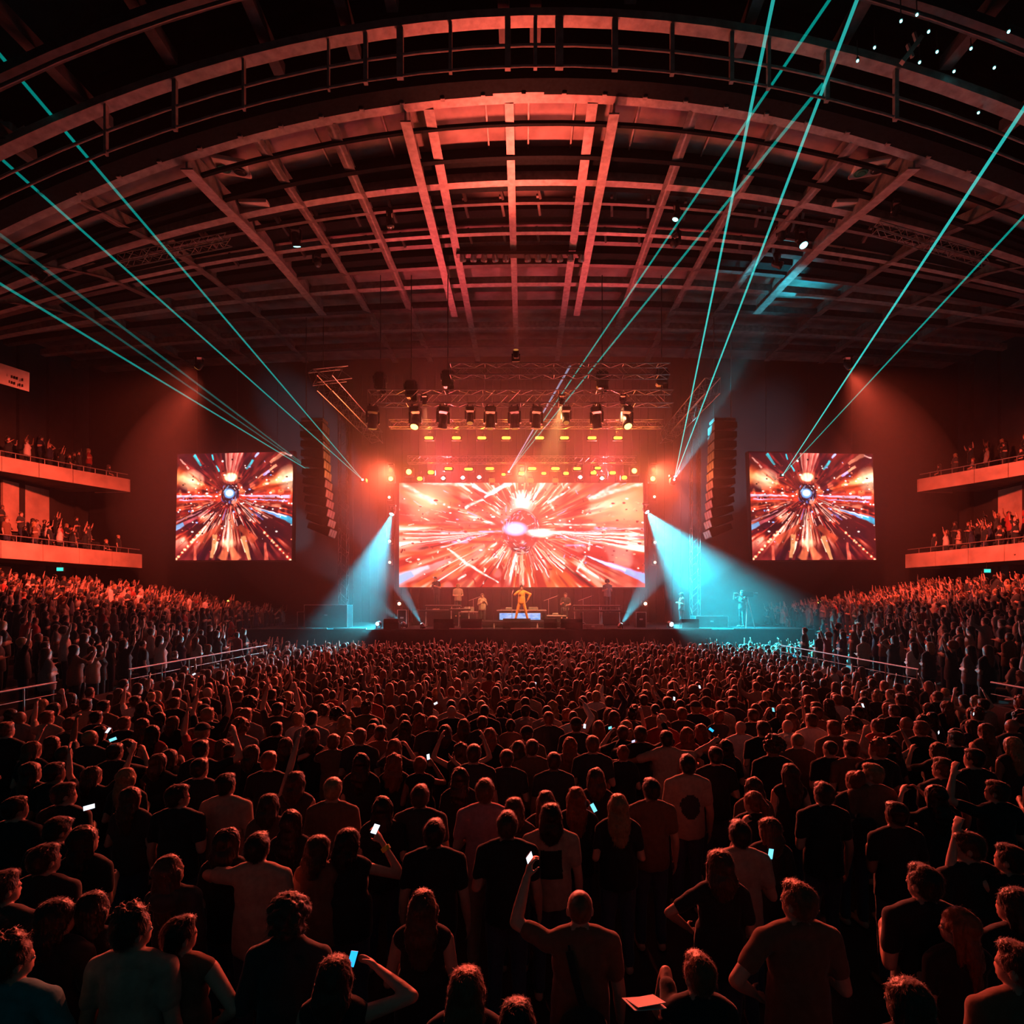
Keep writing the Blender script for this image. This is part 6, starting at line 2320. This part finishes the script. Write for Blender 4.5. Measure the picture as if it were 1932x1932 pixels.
# ================================================================ the far audience
def far_template(sex, left, right, legs, hair, top, yaw=0.):
    sv = globals()['remeshed']
    parts = {}

    def coarse(mb, name, voxel, smooth=2, disp=None):
        me = sv(mb, name, .036, 1, None)
        o = bpy.data.objects.new('tmp', me)
        COL.objects.link(o)
        d = o.modifiers.new('d', 'DECIMATE')
        d.ratio = .22
        dg = bpy.context.evaluated_depsgraph_get()
        out = bpy.data.meshes.new_from_object(o.evaluated_get(dg))
        bpy.data.objects.remove(o)
        return out
    globals()['remeshed'] = coarse
    try:
        T = make_person(sex, left, right, yaw, 0, 0, legs, top, .03, None, False, False, False)
        hm = make_hair(hair, .02, 5) if hair != 'bald' else None
    finally:
        globals()['remeshed'] = sv
    V, Fc, Mi = [], [], []
    off = 0
    R = np.array(T['Rh'])
    for mi, me, xf in ((0, T['body'], None), (1, T['shirt'], None), (2, T['trousers'], None), (3, hm, T['head'])):
        if me is None:
            continue
        co = np.empty(len(me.vertices) * 3)
        me.vertices.foreach_get('co', co)
        co = co.reshape(-1, 3)
        if xf is not None:
            co = co @ R.T + np.array(xf)
        me.calc_loop_triangles()
        tr = np.empty(len(me.loop_triangles) * 3, int)
        me.loop_triangles.foreach_get('vertices', tr)
        tr = tr.reshape(-1, 3)
        if mi == 0:      # skin hidden under the clothes is not needed
            c = co[tr].mean(1)
            keep = (c[:, 2] > co[:, 2].min() - 1)
            zt = 1.40 + (-.42 if legs == 'sit' else 0)
            inside = (np.abs(c[:, 0]) < .15) & (c[:, 2] < zt) & (c[:, 2] > .25)
            tr = tr[~inside]
        V.append(co)
        Fc.append(tr + off)
        Mi.append(np.full(len(tr), mi))
        off += len(co)
    return np.concatenate(V), np.concatenate(Fc), np.concatenate(Mi)


FT = [far_template('m', 'front', 'front', 'stand', 'short', 'tee'), far_template('f', 'front', 'front', 'stand', 'long', 'tee'), far_template('m', 'up', 'up', 'stand', 'short', 'tee'),
      far_template('f', 'upbent', 'upbent', 'stand', 'long', 'tank'), far_template('m', 'fist', 'down', 'stand', 'short', 'long'), far_template('f', 'front', 'up', 'stand', 'bob', 'tee'),
      far_template('m', 'down', 'down', 'stand', 'buzz', 'tee', .4), far_template('f', 'phone', 'phone', 'stand', 'long', 'tee'), far_template('m', 'lap', 'lap', 'sit', 'short', 'tee'),
      far_template('f', 'lap', 'lap', 'sit', 'long', 'tee'), far_template('m', 'upout', 'upout', 'stand', 'curly', 'tee'), far_template('f', 'head', 'up', 'stand', 'bob', 'tank')]
FAR = []     # x, y, z, height, facing, template
for y, x in SEEDED[NEED:]:
    w = [14, 16, 3, 3, 4, 4, 6, 4, 0, 0, 2, 1] if y < 21 else [10, 10, 7, 5, 5, 6, 4, 3, 0, 0, 6, 3]
    FAR.append((x, y, 0, 1.70 + rnd.uniform(-.1, .1), math.atan2(x, 29 - y) * .7 + rnd.uniform(-.25, .25), rnd.choices(range(12), w)[0]))
for sx in (-1, 1):
    for r in range(15):
        y = 10.2 + rnd.random() * .4
        while y < (20.6 if r < 4 else 33.1):
            x = sx * (9.8 + .95 * r + .5) + rnd.uniform(-.14, .14)
            px = VX + F * x / y
            if -60 < px < 1990 and rnd.random() < .9:
                ti = rnd.choices(range(12), [9, 9, 5, 4, 4, 4, 4, 2, 2, 2, 4, 3])[0]
                FAR.append((x, y, .8 + .165 * r, 1.7 + rnd.uniform(-.1, .1), math.atan2(x, 29.5 - y + 4) + rnd.uniform(-.3, .3), ti))
            y += rnd.uniform(.50, .68)
    for pts, zb, nr in (([(24.6, 20), (24.0, 25.5), (23.6, 29.5), (23.0, 33.4)], 5.77, 4), ([(27.0, 24.0), (26.1, 27.8), (24.8, 30.6), (23.5, 33.1)], 10.28, 3)):
        for r in range(nr):
            y = 21 + rnd.random() * .4
            while y < 32.8:
                xe = float(np.interp(y, [p[1] for p in pts], [p[0] for p in pts]))
                x = xe + .5 + .85 * r
                if x < 27 and -60 < VX + F * sx * x / y < 1990 and rnd.random() < .85:
                    FAR.append((sx * x, y, zb + .32 * r, 1.7 + rnd.uniform(-.1, .1), math.atan2(sx * x, 12) + rnd.uniform(-.3, .3), rnd.choices(range(12), [6, 6, 2, 2, 2, 2, 3, 2, 6, 6, 2, 2])[0]))
                y += rnd.uniform(.55, .85)
MATS = ['skin', 'skin_dark', 'c_black', 'c_charcoal', 'c_brown', 'c_grey', 'c_sand', 'c_white', 'c_red', 'c_navy', 'c_denim', 'hair_black', 'hair_brown', 'hair_fair', 'hair_red']
MIX = {k: i for i, k in enumerate(MATS)}
VS, FS, MS = [], [], []
off = 0
for (x, y, z, h, rz, ti) in FAR:
    V, Fc, Mi = FT[ti]
    s = h / 1.72
    c_, s_ = math.cos(rz), math.sin(rz)
    R = np.array(((c_, -s_, 0), (s_, c_, 0), (0, 0, 1))) * s
    VS.append(V @ R.T + np.array((x, y, z)))
    FS.append(Fc + off)
    lut = np.array([MIX[rnd.choice(['skin', 'skin', 'skin', 'skin_dark'])], MIX[rnd.choice(['c_black'] * 8 + ['c_charcoal', 'c_charcoal', 'c_navy', 'c_brown', 'c_grey', 'c_sand', 'c_white', 'c_red'])],
                    MIX[rnd.choice(['c_navy', 'c_black', 'c_black'])], MIX[rnd.choice(['hair_black'] * 5 + ['hair_brown'] * 4 + ['hair_fair', 'hair_red'])]])
    MS.append(lut[Mi])
    off += len(V)
VS, FS, MS = np.concatenate(VS), np.concatenate(FS), np.concatenate(MS)
me = bpy.data.meshes.new('crowd')
me.vertices.add(len(VS))
me.vertices.foreach_set('co', VS.ravel())
me.loops.add(FS.size)
me.loops.foreach_set('vertex_index', FS.ravel().astype(np.int32))
me.polygons.add(len(FS))
me.polygons.foreach_set('loop_start', np.arange(0, FS.size, 3, dtype=np.int32))
for k in MATS:
    me.materials.append(M[k])
me.polygons.foreach_set('material_index', MS.astype(np.int32))
me.polygons.foreach_set('use_smooth', np.ones(len(FS), bool))
me.update(calc_edges=True)
o = bpy.data.objects.new('distant_crowd', me)
COL.objects.link(o)
tag(o, 'dense far audience before the stage, on both side tiers and on the balconies', 'crowd', None, 'stuff')
print('FAR', len(FAR), 'faces', len(FS), 'templates', len(PERSON_T), 'near', len(AUTO))
